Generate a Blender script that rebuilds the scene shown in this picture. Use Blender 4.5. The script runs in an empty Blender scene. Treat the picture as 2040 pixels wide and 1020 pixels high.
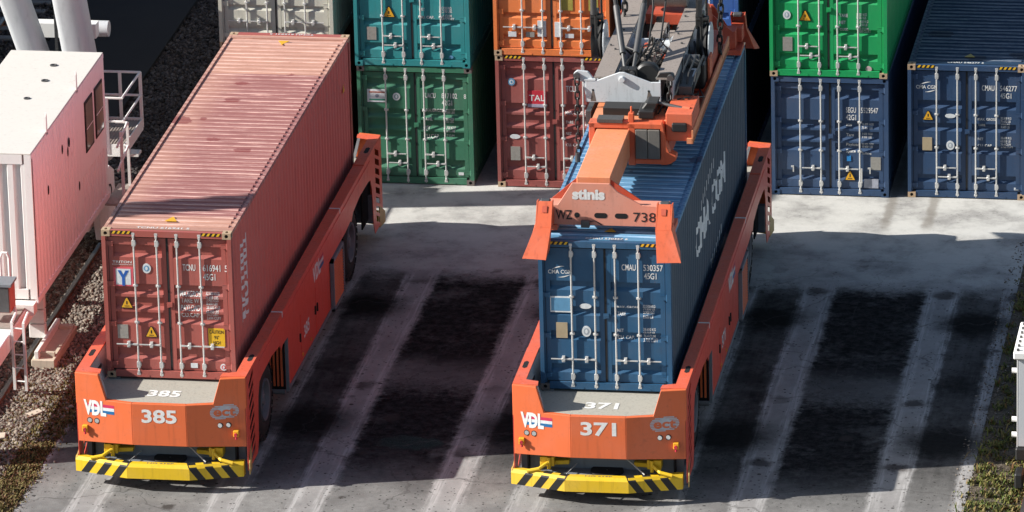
import bpy, bmesh, math, random
import numpy as np
from mathutils import Vector, Matrix, Euler
random.seed(7); rng = np.random.default_rng(11)
R = math.radians
SC = bpy.context.scene
COL = SC.collection

# ------------------------------------------------------------------ camera, sky, sun, exposure
cam_d = bpy.data.cameras.new('camera'); cam = bpy.data.objects.new('camera', cam_d); COL.objects.link(cam)
cam.location = (25.7197, -108.3671, 43.1717); cam.rotation_euler = Euler((1.23131, 0.02312, 0.15686), 'XYZ')
cam_d.sensor_width = 36; cam_d.lens = 12708.97 / 2040 * 36; cam_d.clip_start = 1; cam_d.clip_end = 2000
SC.camera = cam
LIGHT = Vector((1.67, 0.43, -1.0))                      # the way the sunlight travels
wd = bpy.data.worlds.new('World'); SC.world = wd; wd.use_nodes = True
nt = wd.node_tree; bg = nt.nodes['Background']
sky = nt.nodes.new('ShaderNodeTexSky'); sky.sky_type = 'NISHITA'; sky.sun_disc = False; sky.dust_density = 1.2
sky.sun_elevation = math.atan2(1, math.hypot(LIGHT.x, LIGHT.y)); sky.sun_rotation = math.atan2(-LIGHT.x, -LIGHT.y)
nt.links.new(sky.outputs[0], bg.inputs[0]); bg.inputs[1].default_value = 0.07
sun_d = bpy.data.lights.new('sun', 'SUN'); sun_d.energy = 5.0; sun_d.angle = R(0.5); sun_d.color = (1, 0.955, 0.89)
sun = bpy.data.objects.new('sun', sun_d); COL.objects.link(sun); sun.location = (-40, -10, 40)
sun.rotation_euler = LIGHT.to_track_quat('-Z', 'Y').to_euler()
SC.view_settings.view_transform = 'Standard'; SC.view_settings.look = 'None'
SC.view_settings.gamma = 1; SC.view_settings.exposure = 0.88; SC.view_settings.use_curve_mapping = False

# ------------------------------------------------------------------ node helpers
class NT:
    def __init__(s, name):
        s.m = bpy.data.materials.new(name); s.m.use_nodes = True; s.t = s.m.node_tree; s.b = s.t.nodes['Principled BSDF']
        s.pos = s.t.nodes.new('ShaderNodeNewGeometry').outputs['Position']
    def n(s, typ, **kw):
        x = s.t.nodes.new(typ)
        for k, v in kw.items():
            setattr(x, k, v)
        return x
    def set(s, inp, v):
        if hasattr(v, 'is_output'): s.t.links.new(v, inp)
        elif isinstance(v, (tuple, list)) and len(v) == 3 and inp.type == 'RGBA': inp.default_value = (*v, 1)
        else: inp.default_value = v
    def mapped(s, scale=(1, 1, 1), loc=(0, 0, 0)):
        x = s.n('ShaderNodeMapping'); s.set(x.inputs[0], s.pos); x.inputs['Scale'].default_value = scale; x.inputs['Location'].default_value = loc
        return x.outputs[0]
    def noise(s, scale=1, detail=4, rough=.55, vec=None, sc3=None, loc=(0, 0, 0)):
        x = s.n('ShaderNodeTexNoise'); x.inputs['Scale'].default_value = scale; x.inputs['Detail'].default_value = detail
        x.inputs['Roughness'].default_value = rough
        s.set(x.inputs['Vector'], vec if vec is not None else s.mapped(sc3 or (1, 1, 1), loc)); return x.outputs[0]
    def ramp(s, v, a, b, lo=0., hi=1.):
        x = s.n('ShaderNodeMapRange'); x.interpolation_type = 'SMOOTHSTEP'
        s.set(x.inputs[0], v); x.inputs[1].default_value = a; x.inputs[2].default_value = b; x.inputs[3].default_value = lo; x.inputs[4].default_value = hi
        return x.outputs[0]
    def math(s, op, a, b=0.0, c=None):
        x = s.n('ShaderNodeMath', operation=op); s.set(x.inputs[0], a); s.set(x.inputs[1], b)
        if c is not None: s.set(x.inputs[2], c)
        return x.outputs[0]
    def mix(s, f, a, b, blend='MIX'):
        x = s.n('ShaderNodeMix', data_type='RGBA', blend_type=blend)
        s.set(x.inputs[0], f); s.set(x.inputs[6], a); s.set(x.inputs[7], b); return x.outputs[2]
    def xyz(s):
        x = s.n('ShaderNodeSeparateXYZ'); s.set(x.inputs[0], s.pos); return x.outputs
    def bump(s, h, strength=.3, dist=.01):
        x = s.n('ShaderNodeBump'); x.inputs['Strength'].default_value = strength; x.inputs['Distance'].default_value = dist
        s.set(x.inputs['Height'], h); s.t.links.new(x.outputs[0], s.b.inputs['Normal'])
    def out(s, col=None, rough=None, metal=None, spec=None):
        if col is not None: s.set(s.b.inputs['Base Color'], col)
        if rough is not None: s.set(s.b.inputs['Roughness'], rough)
        if metal is not None: s.set(s.b.inputs['Metallic'], metal)
        if spec is not None: s.set(s.b.inputs['Specular IOR Level'], spec)
        return s.m

MATS = {}
def paint(name, rgb, rough=.45, dirt=.35, rust=.25, fade=.3, metal=0., rustcol=(.16, .06, .025), seed=0, scale=1.):
    """painted steel: faded patches, grime, vertical run marks, rust flecks"""
    if name in MATS: return MATS[name]
    t = NT(name); L = (seed * 3.7, seed * 1.3, seed * 2.1)
    big = t.noise(1.1 * scale, 5, .6, loc=L)
    lum = sum(rgb) / 3
    faded = tuple(c * .75 + (lum * .6 + .1) * .35 for c in rgb)
    c = t.mix(t.ramp(big, .42, .72, 0, fade), rgb, faded)
    runs = t.noise(1.0, 5, .65, sc3=(9 * scale, 9 * scale, .7 * scale), loc=L)
    c = t.mix(t.ramp(runs, .5, .78, 0, dirt), c, tuple(x * .35 + .008 for x in rgb))
    sm = t.noise(6 * scale, 6, .7, loc=L)
    c = t.mix(t.ramp(sm, .55, .8, 0, dirt * .8), c, (.05, .045, .04))
    fl = t.noise(16 * scale, 4, .7, loc=L)
    sw = t.noise(1, 4, .75, sc3=(1.7 * scale, 1.7 * scale, 26 * scale), loc=L); sw2 = t.noise(2.3 * scale, 3, .6, loc=(L[0] + 7, L[1], L[2]))
    sfm = t.math('MULTIPLY', t.ramp(sw, .60, .70), t.ramp(sw2, .50, .66, 0, .5 * min(1, dirt * 2.2)))
    c = t.mix(sfm, c, tuple(x * .5 + .13 for x in rgb))
    rm = t.ramp(t.math('ADD', t.math('MULTIPLY', fl, .6), t.math('MULTIPLY', big, .4)), .60, .68, 0, rust)
    c = t.mix(rm, c, rustcol)
    rr = t.math('ADD', t.math('MULTIPLY', sm, .3), rough - .12)
    t.out(c, rr, metal, .4); t.bump(t.noise(25 * scale, 3, .6, loc=L), .12, .004)
    MATS[name] = t.m; return t.m
def plain(name, rgb, rough=.6, metal=0., var=.25, scale=8., spec=.4):
    if name in MATS: return MATS[name]
    t = NT(name); n = t.noise(scale, 5, .65)
    c = t.mix(t.ramp(n, .35, .7, 0, var), rgb, tuple(x * .45 + .01 for x in rgb))
    t.out(c, rough, metal, spec); MATS[name] = t.m; return t.m

# ------------------------------------------------------------------ mesh builder
class MB:
    def __init__(s): s.v = []; s.f = []; s.mi = []
    def add(s, vs, fs, mi=0):
        o = len(s.v); s.v += [tuple(p) for p in vs]; s.f += [tuple(i + o for i in f) for f in fs]; s.mi += [mi] * len(fs); return s
    def box(s, x0, x1, y0, y1, z0, z1, mi=0):
        return s.add([(x0, y0, z0), (x1, y0, z0), (x1, y1, z0), (x0, y1, z0), (x0, y0, z1), (x1, y0, z1), (x1, y1, z1), (x0, y1, z1)],
                     [(0, 3, 2, 1), (4, 5, 6, 7), (0, 1, 5, 4), (1, 2, 6, 5), (2, 3, 7, 6), (3, 0, 4, 7)], mi)
    def hexa(s, b, t, mi=0):
        return s.add(list(b) + list(t), [(0, 3, 2, 1), (4, 5, 6, 7), (0, 1, 5, 4), (1, 2, 6, 5), (2, 3, 7, 6), (3, 0, 4, 7)], mi)
    def prism(s, poly, axis, a0, a1, mi=0):
        """poly: 2D points in the two other axes (in x,y,z order), extruded along axis"""
        def P(p, a):
            return {'x': (a, p[0], p[1]), 'y': (p[0], a, p[1]), 'z': (p[0], p[1], a)}[axis]
        n = len(poly); vs = [P(p, a0) for p in poly] + [P(p, a1) for p in poly]
        fs = [tuple(range(n))[::-1], tuple(range(n, 2 * n))] + [(i, (i + 1) % n, n + (i + 1) % n, n + i) for i in range(n)]
        return s.add(vs, fs, mi)
    def cyl(s, p0, p1, r, n=12, r1=None, mi=0, caps=True):
        p0, p1 = Vector(p0), Vector(p1); d = (p1 - p0).normalized(); r1 = r if r1 is None else r1
        u = d.orthogonal().normalized(); w = d.cross(u)
        vs = [p0 + (u * math.cos(2 * math.pi * i / n) + w * math.sin(2 * math.pi * i / n)) * r for i in range(n)]
        vs += [p1 + (u * math.cos(2 * math.pi * i / n) + w * math.sin(2 * math.pi * i / n)) * r1 for i in range(n)]
        fs = [(i, (i + 1) % n, n + (i + 1) % n, n + i) for i in range(n)]
        if caps: fs += [tuple(range(n))[::-1], tuple(range(n, 2 * n))]
        return s.add(vs, fs, mi)
    def tube(s, path, r, n=8, closed=False, mi=0):
        P = [Vector(p) for p in path]; m = len(P); rings = []; up = None
        for i, p in enumerate(P):
            a = P[i - 1] if (i > 0 or closed) else p; b = P[(i + 1) % m] if (i < m - 1 or closed) else p
            d = (b - a).normalized()
            if up is None: up = d.orthogonal().normalized()
            u = (up - d * up.dot(d)).normalized(); w = d.cross(u); up = u
            rr = r[i] if isinstance(r, (list, tuple)) else r
            rings.append([p + (u * math.cos(2 * math.pi * k / n) + w * math.sin(2 * math.pi * k / n)) * rr for k in range(n)])
        vs = [q for g in rings for q in g]; fs = []
        for i in range(m if closed else m - 1):
            j = (i + 1) % m
            fs += [(i * n + k, i * n + (k + 1) % n, j * n + (k + 1) % n, j * n + k) for k in range(n)]
        if not closed: fs += [tuple(range(n))[::-1], tuple(range((m - 1) * n, m * n))]
        return s.add(vs, fs, mi)
    def lathe(s, prof, c, axis='x', n=32, mi=0):
        """prof: (offset along axis, radius)"""
        vs = []
        for a, r in prof:
            for k in range(n):
                t = 2 * math.pi * k / n; ca, sa = math.cos(t) * r, math.sin(t) * r
                vs.append({'x': (c[0] + a, c[1] + ca, c[2] + sa), 'y': (c[0] + ca, c[1] + a, c[2] + sa), 'z': (c[0] + ca, c[1] + sa, c[2] + a)}[axis])
        fs = []
        for i in range(len(prof) - 1):
            fs += [(i * n + k, i * n + (k + 1) % n, (i + 1) * n + (k + 1) % n, (i + 1) * n + k) for k in range(n)]
        return s.add(vs, fs, mi)
    def xf(s, fn): s.v = [tuple(fn(p)) for p in s.v]; return s
    def mesh(s, name, mats, bevel=0, smooth=False):
        me = bpy.data.meshes.new(name); me.from_pydata(s.v, [], s.f)
        for m in (mats if isinstance(mats, (list, tuple)) else [mats]): me.materials.append(m)
        if any(s.mi): me.polygons.foreach_set('material_index', s.mi)
        b = bmesh.new(); b.from_mesh(me); bmesh.ops.recalc_face_normals(b, faces=b.faces)
        if bevel:
            es = [e for e in b.edges if len(e.link_faces) == 2 and e.calc_face_angle(0) > .5]
            bmesh.ops.bevel(b, geom=es, offset=bevel, segments=1, affect='EDGES', clamp_overlap=True)
        if smooth:
            for f in b.faces: f.smooth = True
        b.to_mesh(me); b.free()
        if smooth: me.set_sharp_from_angle(angle=R(38))
        return me
    def build(s, name, mats, parent=None, bevel=0, smooth=False):
        return ob(name, s.mesh(name, mats, bevel, smooth), parent)
def ob(name, me, parent=None, loc=(0, 0, 0), rot=(0, 0, 0), scale=(1, 1, 1)):
    o = bpy.data.objects.new(name, me); COL.objects.link(o); o.parent = parent
    o.location = loc; o.rotation_euler = rot; o.scale = scale; return o
def tag(o, label=None, cat=None, group=None, kind=None):
    if label: o['label'] = label
    if cat: o['category'] = cat
    if group: o['group'] = group
    if kind: o['kind'] = kind
    return o
def thing(name, label, cat, loc=(0, 0, 0), rz=0, group=None):
    return tag(ob(name, None, None, loc, (0, 0, rz)), label, cat, group)
CACHE = {}
def cached(key, fn):
    if key not in CACHE: CACHE[key] = fn()
    return CACHE[key]

# ------------------------------------------------------------------ lettering: flat painted letters that follow the pressed steel
GLY = {}
def glyphs(s, bold=0.0):
    k = (s, bold)
    if k not in GLY:
        cu = bpy.data.curves.new('lettering', 'FONT'); cu.body = s; cu.size = 1.0; cu.offset = bold; cu.resolution_u = 3; cu.align_x = 'LEFT'
        o = bpy.data.objects.new('lettering', cu); COL.objects.link(o)
        dg = bpy.context.evaluated_depsgraph_get(); me = bpy.data.meshes.new_from_object(o.evaluated_get(dg))
        V = [(v.co.x, v.co.y) for v in me.vertices]; F = [tuple(p.vertices) for p in me.polygons]
        bpy.data.objects.remove(o); bpy.data.curves.remove(cu); bpy.data.meshes.remove(me); GLY[k] = (V, F)
    return GLY[k]
def letter(parent, s, mat, frame, at, h, width=None, xs=.72, bold=.012, prof=None, name='lettering', centre=False):
    """frame(a,b,d): a along the text, b up, d out of the surface. prof(sa,sb)->depth with breaks: ('a'|'b', breaks, fn)"""
    V, F = glyphs(s, bold)
    if not V: return None
    X = [p[0] for p in V]; Y = [p[1] for p in V]; x0 = min(X); w = max(X) - x0; hh = .70
    k = h / hh; kx = (width / w) if width else k * xs
    off = -w * kx / 2 if centre else 0
    P = [((p[0] - x0) * kx + at[0] + off, p[1] * k + at[1]) for p in V]
    me = bpy.data.meshes.new(name); me.from_pydata([(a, b, 0) for a, b in P], [], F)
    bm = bmesh.new(); bm.from_mesh(me)
    if prof:
        ax, breaks, fn = prof; i = 0 if ax == 'a' else 1
        lo = min(p[i] for p in P); hi = max(p[i] for p in P)
        for br in breaks:
            if lo < br < hi:
                no = (1, 0, 0) if i == 0 else (0, 1, 0); co = (br, 0, 0) if i == 0 else (0, br, 0)
                bmesh.ops.bisect_plane(bm, geom=bm.verts[:] + bm.edges[:] + bm.faces[:], plane_co=co, plane_no=no)
        for v in bm.verts: v.co = frame(v.co.x, v.co.y, fn(v.co[i]))
    else:
        for v in bm.verts: v.co = frame(v.co.x, v.co.y, 0)
    bm.to_mesh(me); bm.free(); me.materials.append(mat)
    return ob(name, me, parent)

# ------------------------------------------------------------------ shared materials
M_white = plain('white_lettering', (.72, .72, .7), .6, var=.35, scale=14)
M_black = plain('black_rubber', (.012, .012, .013), .75, var=.2)
M_dark = plain('dark_void', (.008, .008, .009), .9)
M_galv = plain('galvanised_steel', (.62, .62, .60), .42, .35, .35, 30)
M_yellow = plain('warning_yellow', (.72, .43, .02), .5, var=.2)
M_mustard = plain('sticker_yellow', (.68, .36, .02), .55, var=.25, scale=20)
M_blackp = plain('black_paint', (.015, .015, .016), .5)
M_plate = plain('grey_plate', (.34, .33, .30), .45, .3, .3, 20)
M_paper = plain('white_sticker', (.62, .65, .66), .5, var=.3, scale=18)
M_red = plain('red_print', (.5, .03, .05), .5)
M_blueprint = plain('blue_print', (.02, .10, .38), .5)
M_stiblue = plain('sticker_blue', (.10, .26, .42), .5)
M_green = plain('green_print', (.02, .25, .16), .5)

# ------------------------------------------------------------------ the ground
def ground():
    t = NT('yard_concrete'); x, y, z = t.xyz()
    n1 = t.noise(.8, 6, .65); n2 = t.noise(7, 6, .7); n3 = t.noise(55, 3, .6)
    wob = t.math('MULTIPLY_ADD', t.noise(2.2, 5, .65), .5, -.25)
    xw = t.math('ADD', x, t.math('MULTIPLY', wob, .55)); yw = t.math('ADD', y, t.math('MULTIPLY', wob, 1.6))
    xm = t.math('SUBTRACT', t.math('MODULO', t.math('ADD', xw, 4.03 * 5 - 1.22 + 2.015), 4.03), 2.015)
    ax = t.math('ABSOLUTE', xm)
    track = t.math('SUBTRACT', 1.0, t.ramp(t.math('ABSOLUTE', t.math('SUBTRACT', ax, 1.26)), .22, .40))
    lane = t.math('MULTIPLY', t.ramp(yw, 10.9, 11.5, 1, 0), 1.0)
    base = t.mix(t.ramp(n1, .3, .7), (.21, .205, .20), (.36, .355, .34))
    base = t.mix(t.ramp(n2, .35, .75, 0, .45), base, (.17, .16, .15))
    fine = t.mix(t.ramp(n3, .35, .7, 0, .35), base, (.10, .095, .09))
    # worn tyre marks drawn out along the lanes
    drag = t.noise(1, 6, .7, sc3=(14, .55, 1)); drag2 = t.noise(1, 5, .7, sc3=(5, .35, 1), loc=(3, 1, 0))
    rag = t.noise(5.5, 7, .75, loc=(2, 9, 0)); cloud = t.noise(.75, 7, .7, loc=(5, 3, 0))
    # parked-vehicle grime: a black strip between the wheel tracks, greyer strips beside them
    ragx = t.math('MULTIPLY_ADD', rag, .5, -.25)
    core = t.ramp(t.math('ADD', ax, t.math('MULTIPLY', ragx, .95)), .80, 1.08, 1, 0)
    outer = t.ramp(t.math('ADD', ax, t.math('MULTIPLY', ragx, .7)), 1.44, 1.60)
    endy = t.math('MULTIPLY', t.ramp(t.math('ADD', t.math('ADD', yw, t.math('MULTIPLY', cloud, 1.6)), t.math('MULTIPLY', ragx, 1.6)), 11.2, 12.1, 1, 0), t.ramp(t.math('ADD', yw, t.math('MULTIPLY', cloud, 2.4)), -.2, 2.6, .30, 1))
    worn = t.ramp(t.math('ADD', cloud, t.math('MULTIPLY', ragx, .35)), .50, .72, 1.0, .72)
    midw = t.ramp(t.math('ABSOLUTE', t.math('SUBTRACT', t.math('ADD', yw, t.math('MULTIPLY', ragx, 4.0)), 5.2)), .1, 1.3, .62, 1)
    c = t.mix(t.math('MULTIPLY', t.math('MULTIPLY', t.math('MULTIPLY', core, endy), worn), midw), fine, t.mix(t.ramp(rag, .35, .7), (.006, .006, .0065), (.034, .032, .033)))
    c = t.mix(t.math('MULTIPLY', t.math('MULTIPLY', outer, endy), t.ramp(t.math('ADD', cloud, t.math('MULTIPLY', rag, .4)), .45, .85, .98, .72)), c, t.mix(t.ramp(drag2, .35, .65), (.010, .010, .010), (.036, .034, .034)))
    c = t.mix(t.math('MULTIPLY', t.ramp(drag, .58, .78, 0, .40), t.ramp(yw, 9, 12, 1, .2)), c, (.13, .125, .12))
    # the wheel tracks: scrubbed pale, brightest along their edges
    tedge = t.ramp(t.math('ABSOLUTE', t.math('SUBTRACT', t.math('ABSOLUTE', t.math('SUBTRACT', ax, 1.26)), .24)), .02, .16, 1, 0)
    tw = t.math('MULTIPLY', t.math('MULTIPLY', track, t.ramp(yw, 11.1, 11.6, 1, .1)), t.ramp(rag, .32, .66, .75, .25))
    c = t.mix(tw, c, (.27, .26, .255))
    c = t.mix(t.math('MULTIPLY', t.math('MULTIPLY', tedge, t.ramp(drag, .40, .62)), t.ramp(yw, 10.8, 11.4, .6, 0)), c, (.46, .45, .44))
    # oil drips and blots
    v = t.n('ShaderNodeTexVoronoi'); v.inputs['Scale'].default_value = 1.25; t.set(v.inputs['Vector'], t.mapped((1, .8, 1)))
    sep = t.n('ShaderNodeSeparateColor'); t.set(sep.inputs[0], v.outputs['Color'])
    rad = t.math('MULTIPLY', t.math('POWER', sep.outputs[0], 3.0), .22)
    dist = t.math('ADD', v.outputs['Distance'], t.math('MULTIPLY_ADD', rag, .34, -.17))
    c = t.mix(t.ramp(t.math('SUBTRACT', dist, rad), -.04, .05, .8, 0), c, (.040, .034, .031))
    v2 = t.n('ShaderNodeTexVoronoi'); v2.inputs['Scale'].default_value = 4.2; t.set(v2.inputs['Vector'], t.pos)
    sep2 = t.n('ShaderNodeSeparateColor'); t.set(sep2.inputs[0], v2.outputs['Color'])
    rad2 = t.math('MULTIPLY', t.math('POWER', sep2.outputs[1], 2.6), .19)
    c = t.mix(t.ramp(t.math('SUBTRACT', t.math('ADD', v2.outputs['Distance'], t.math('MULTIPLY_ADD', rag, .2, -.1)), rad2), -.02, .015, .8, 0), c, (.022, .020, .020))
    v3 = t.n('ShaderNodeTexVoronoi'); v3.inputs['Scale'].default_value = 13; t.set(v3.inputs['Vector'], t.pos)
    sep3 = t.n('ShaderNodeSeparateColor'); t.set(sep3.inputs[0], v3.outputs['Color'])
    c = t.mix(t.ramp(t.math('SUBTRACT', v3.outputs['Distance'], t.math('MULTIPLY', t.math('POWER', sep3.outputs[2], 4.5), .30)), -.03, .03, .75, 0), c, (.025, .023, .022))
    # engine drips where the carriers stop: dark pools beside the tracks
    for yy, rr, st in ((2.6, 1.05, .9), (9.1, .85, .95), (5.7, .5, .5)):
        d = t.math('SQRT', t.math('ADD', t.math('POWER', t.math('MULTIPLY', t.math('SUBTRACT', ax, 2.0), .85), 2.0), t.math('POWER', t.math('MULTIPLY', t.math('SUBTRACT', yw, yy), .8), 2.0)))
        c = t.mix(t.ramp(t.math('ADD', d, t.math('MULTIPLY', ragx, 1.0)), rr * .3, rr, st, 0), c, (.008, .008, .008))
    for yy, rr in ((10.7, .32), (4.6, .26), (1.25, .32)):
        d = t.math('SQRT', t.math('ADD', t.math('POWER', t.math('SUBTRACT', ax, 1.26), 2.0), t.math('POWER', t.math('SUBTRACT', yw, yy), 2.0)))
        c = t.mix(t.ramp(t.math('ADD', d, t.math('MULTIPLY', ragx, .35)), rr * .4, rr * 1.1, .8, 0) if False else t.math('MULTIPLY', t.ramp(t.math('ADD', d, t.math('MULTIPLY', ragx, .6)), rr * .4, rr * 1.1, 1, 0), t.ramp(t.noise(.45, 2, .5, loc=(yy, 4, 0)), .40, .58, 0, .8)), c, (.035, .028, .026))
    # a fresh spill in the middle lane
    d = t.math('SQRT', t.math('ADD', t.math('POWER', t.math('MULTIPLY', t.math('SUBTRACT', x, 5.35), .55), 2.0), t.math('POWER', t.math('SUBTRACT', y, 1.65), 2.0)))
    spill = t.ramp(t.math('ADD', d, t.math('MULTIPLY', ragx, 1.3)), .30, .42, 1, 0); c = t.mix(spill, c, (.004, .004, .004))
    # hairline cracks, slab joints
    vc = t.n('ShaderNodeTexVoronoi'); vc.feature = 'DISTANCE_TO_EDGE'; vc.inputs['Scale'].default_value = .28
    vm = t.n('ShaderNodeVectorMath', operation='ADD'); t.set(vm.inputs[0], t.pos); nz = t.n('ShaderNodeTexNoise'); nz.inputs['Scale'].default_value = 1.3; nz.inputs['Detail'].default_value = 5; t.set(nz.inputs['Vector'], t.pos); t.set(vm.inputs[1], nz.outputs['Color']); t.set(vc.inputs['Vector'], vm.outputs[0])
    c = t.mix(t.ramp(vc.outputs['Distance'], .002, .007, .45, 0), c, (.05, .047, .045))
    for yy in (12.6, 15.9): c = t.mix(t.ramp(t.math('ABSOLUTE', t.math('SUBTRACT', y, t.math('ADD', t.math('MULTIPLY', wob, .12), yy))), .012, .03, .5, 0), c, (.06, .056, .05))
    # pale dust swept along the container row, with silt washed out between the stacks
    dust = t.math('MULTIPLY', t.math('MULTIPLY', t.ramp(t.math('ADD', yw, ragx), 10.9, 11.6), t.ramp(yw, 11.2, 14.4, .6, 1)), t.ramp(t.math('ADD', n1, t.math('MULTIPLY', ragx, .3)), .3, .62, .25, .95))
    c = t.mix(dust, c, (.50, .495, .465))
    for xx in (7.2, 12.98, 13.85):
        sx_ = t.math('ABSOLUTE', t.math('SUBTRACT', xw, xx)); c = t.mix(t.math('MULTIPLY', t.ramp(sx_, .03, .16, .6, 0), t.ramp(yw, 14.2, 15.2)), c, (.17, .15, .125))
    rghn = t.math('MULTIPLY', spill, .55)
    t.out(c, t.math('SUBTRACT', t.ramp(n2, .3, .7, .8, .98), rghn), 0, .06); t.bump(t.math('ADD', n3, t.math('MULTIPLY', n2, 2)), .35, .01)
    g = MB(); g.add([(-1.3, -60, 0), (16.0, -60, 0), (16.0, 16.2, 0), (-1.3, 16.2, 0)], [(0, 1, 2, 3)])
    g.add([(-1.3, 16.2, 0), (60, 16.2, 0), (60, 120, 0), (-1.3, 120, 0)], [(0, 1, 2, 3)])
    tag(g.build('pavement', t.m), kind='structure')
    # earth sheet underneath reaching far out
    t = NT('earth'); n1 = t.noise(1.6, 6, .7); n2 = t.noise(22, 5, .7)
    c = t.mix(t.ramp(n1, .35, .65), (.045, .035, .024), (.085, .070, .050)); c = t.mix(t.ramp(n2, .35, .7), c, (.15, .125, .095))
    t.out(c, .95, 0, .2); t.bump(n2, .6, .03)
    tag(MB().add([(-300, -300, -.012), (300, -300, -.012), (300, 400, -.012), (-300, 400, -.012)], [(0, 1, 2, 3)]).build('ground', t.m), kind='structure')
    # asphalt path at the far left, a low slab with a dark edge
    t = NT('asphalt'); n = t.noise(30, 5, .7); n1 = t.noise(.7, 5, .6)
    t.out(t.mix(t.ramp(n1, .3, .7), t.mix(n, (.018, .018, .020), (.036, .036, .039)), (.030, .030, .032)), .9, 0, .06); t.bump(n, .4, .01)
    g = MB().box(-7.0, -4.3, 12.5, 80, -.05, .12)
    p = g.build('asphalt_path', t.m); tag(p, kind='structure')
ground()

# ------------------------------------------------------------------ ballast stones, verge grass (uncountable)
def scatter_stones(name, label, regions, n, smin, smax, cols):
    t = NT(name + '_stone'); gi = t.n('ShaderNodeNewGeometry'); rp = gi.outputs['Random Per Island']
    cr = t.n('ShaderNodeValToRGB'); t.set(cr.inputs[0], rp)
    while len(cr.color_ramp.elements) < len(cols): cr.color_ramp.elements.new(.5)
    for i, (e, c) in enumerate(zip(cr.color_ramp.elements, cols)): e.position = i / (len(cols) - 1); e.color = (*c, 1)
    t.out(cr.outputs[0], .9, 0, .25)
    octa = np.array([(1, 0, 0), (0, 1, 0), (-1, 0, 0), (0, -1, 0), (0, 0, 1), (0, 0, -1)], float)
    tri = np.array([(0, 1, 4), (1, 2, 4), (2, 3, 4), (3, 0, 4), (1, 0, 5), (2, 1, 5), (3, 2, 5), (0, 3, 5)])
    ar = np.array([(b - a) * (d - c) for a, b, c, d, w in regions]) * np.array([r[4] for r in regions]); pick = rng.choice(len(regions), n, p=ar / ar.sum())
    reg = np.array([r[:4] for r in regions])[pick]
    x = reg[:, 0] + rng.random(n) * (reg[:, 1] - reg[:, 0]); y = reg[:, 2] + rng.random(n) * (reg[:, 3] - reg[:, 2])
    s = smin + (smax - smin) * rng.random(n) ** 1.8
    V = octa[None] * (s[:, None, None] * (.65 + .7 * rng.random((n, 6, 1)))) * np.array([1, 1, .75])
    V += rng.normal(0, .22, (n, 6, 3)) * s[:, None, None]
    a = rng.random(n) * 6.28; ca, sa = np.cos(a)[:, None], np.sin(a)[:, None]
    VX = V[:, :, 0] * ca - V[:, :, 1] * sa + x[:, None]; VY = V[:, :, 0] * sa + V[:, :, 1] * ca + y[:, None]
    VZ = V[:, :, 2] + (s * (.15 + .5 * rng.random(n)))[:, None]
    VV = np.stack([VX, VY, VZ], -1).reshape(-1, 3); FF = (tri[None] + (np.arange(n) * 6)[:, None, None]).reshape(-1, 3)
    me = bpy.data.meshes.new(name); me.vertices.add(len(VV)); me.vertices.foreach_set('co', VV.ravel())
    me.loops.add(FF.size); me.loops.foreach_set('vertex_index', FF.ravel().astype(np.int32))
    me.polygons.add(len(FF)); me.polygons.foreach_set('loop_start', np.arange(0, FF.size, 3, dtype=np.int32))
    me.update(calc_edges=True); me.materials.append(t.m)
    return tag(ob(name, me), label, 'gravel', kind='stuff')
BCOL = [(.07, .058, .05), (.20, .155, .12), (.14, .115, .095), (.27, .225, .18), (.095, .078, .068), (.18, .16, .14), (.33, .29, .245), (.05, .045, .04)]
scatter_stones('gravel', 'brown crushed stone ballast around the crane rail', [(-4.3, -1.9, -1.0, 16.3, 1), (-1.9, -1.38, 4.5, 16.3, 1), (-2.6, -1.4, 1.0, 4.5, .45)], 36000, .022, .062, BCOL)
scatter_stones('gravel', 'dark ballast beside the asphalt path and around the far sleepers', [(-12.5, -7.0, 16, 32, .4), (-4.3, -1.38, 16.3, 31, 1)], 34000, .03, .075, [(.025, .022, .022), (.06, .052, .05), (.035, .03, .03), (.11, .10, .10), (.045, .035, .032), (.02, .02, .02)])  # stone colours much darker than in the nearer ballast
scatter_stones('gravel', 'fine grit scattered over the verge at the pavement edge', [(-3.4, -1.25, -4, 4, 1), (15.7, 18.5, -4, 14, 1), (-1.3, -1.1, -3, 8, .6)], 9000, .006, .026, BCOL)

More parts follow.
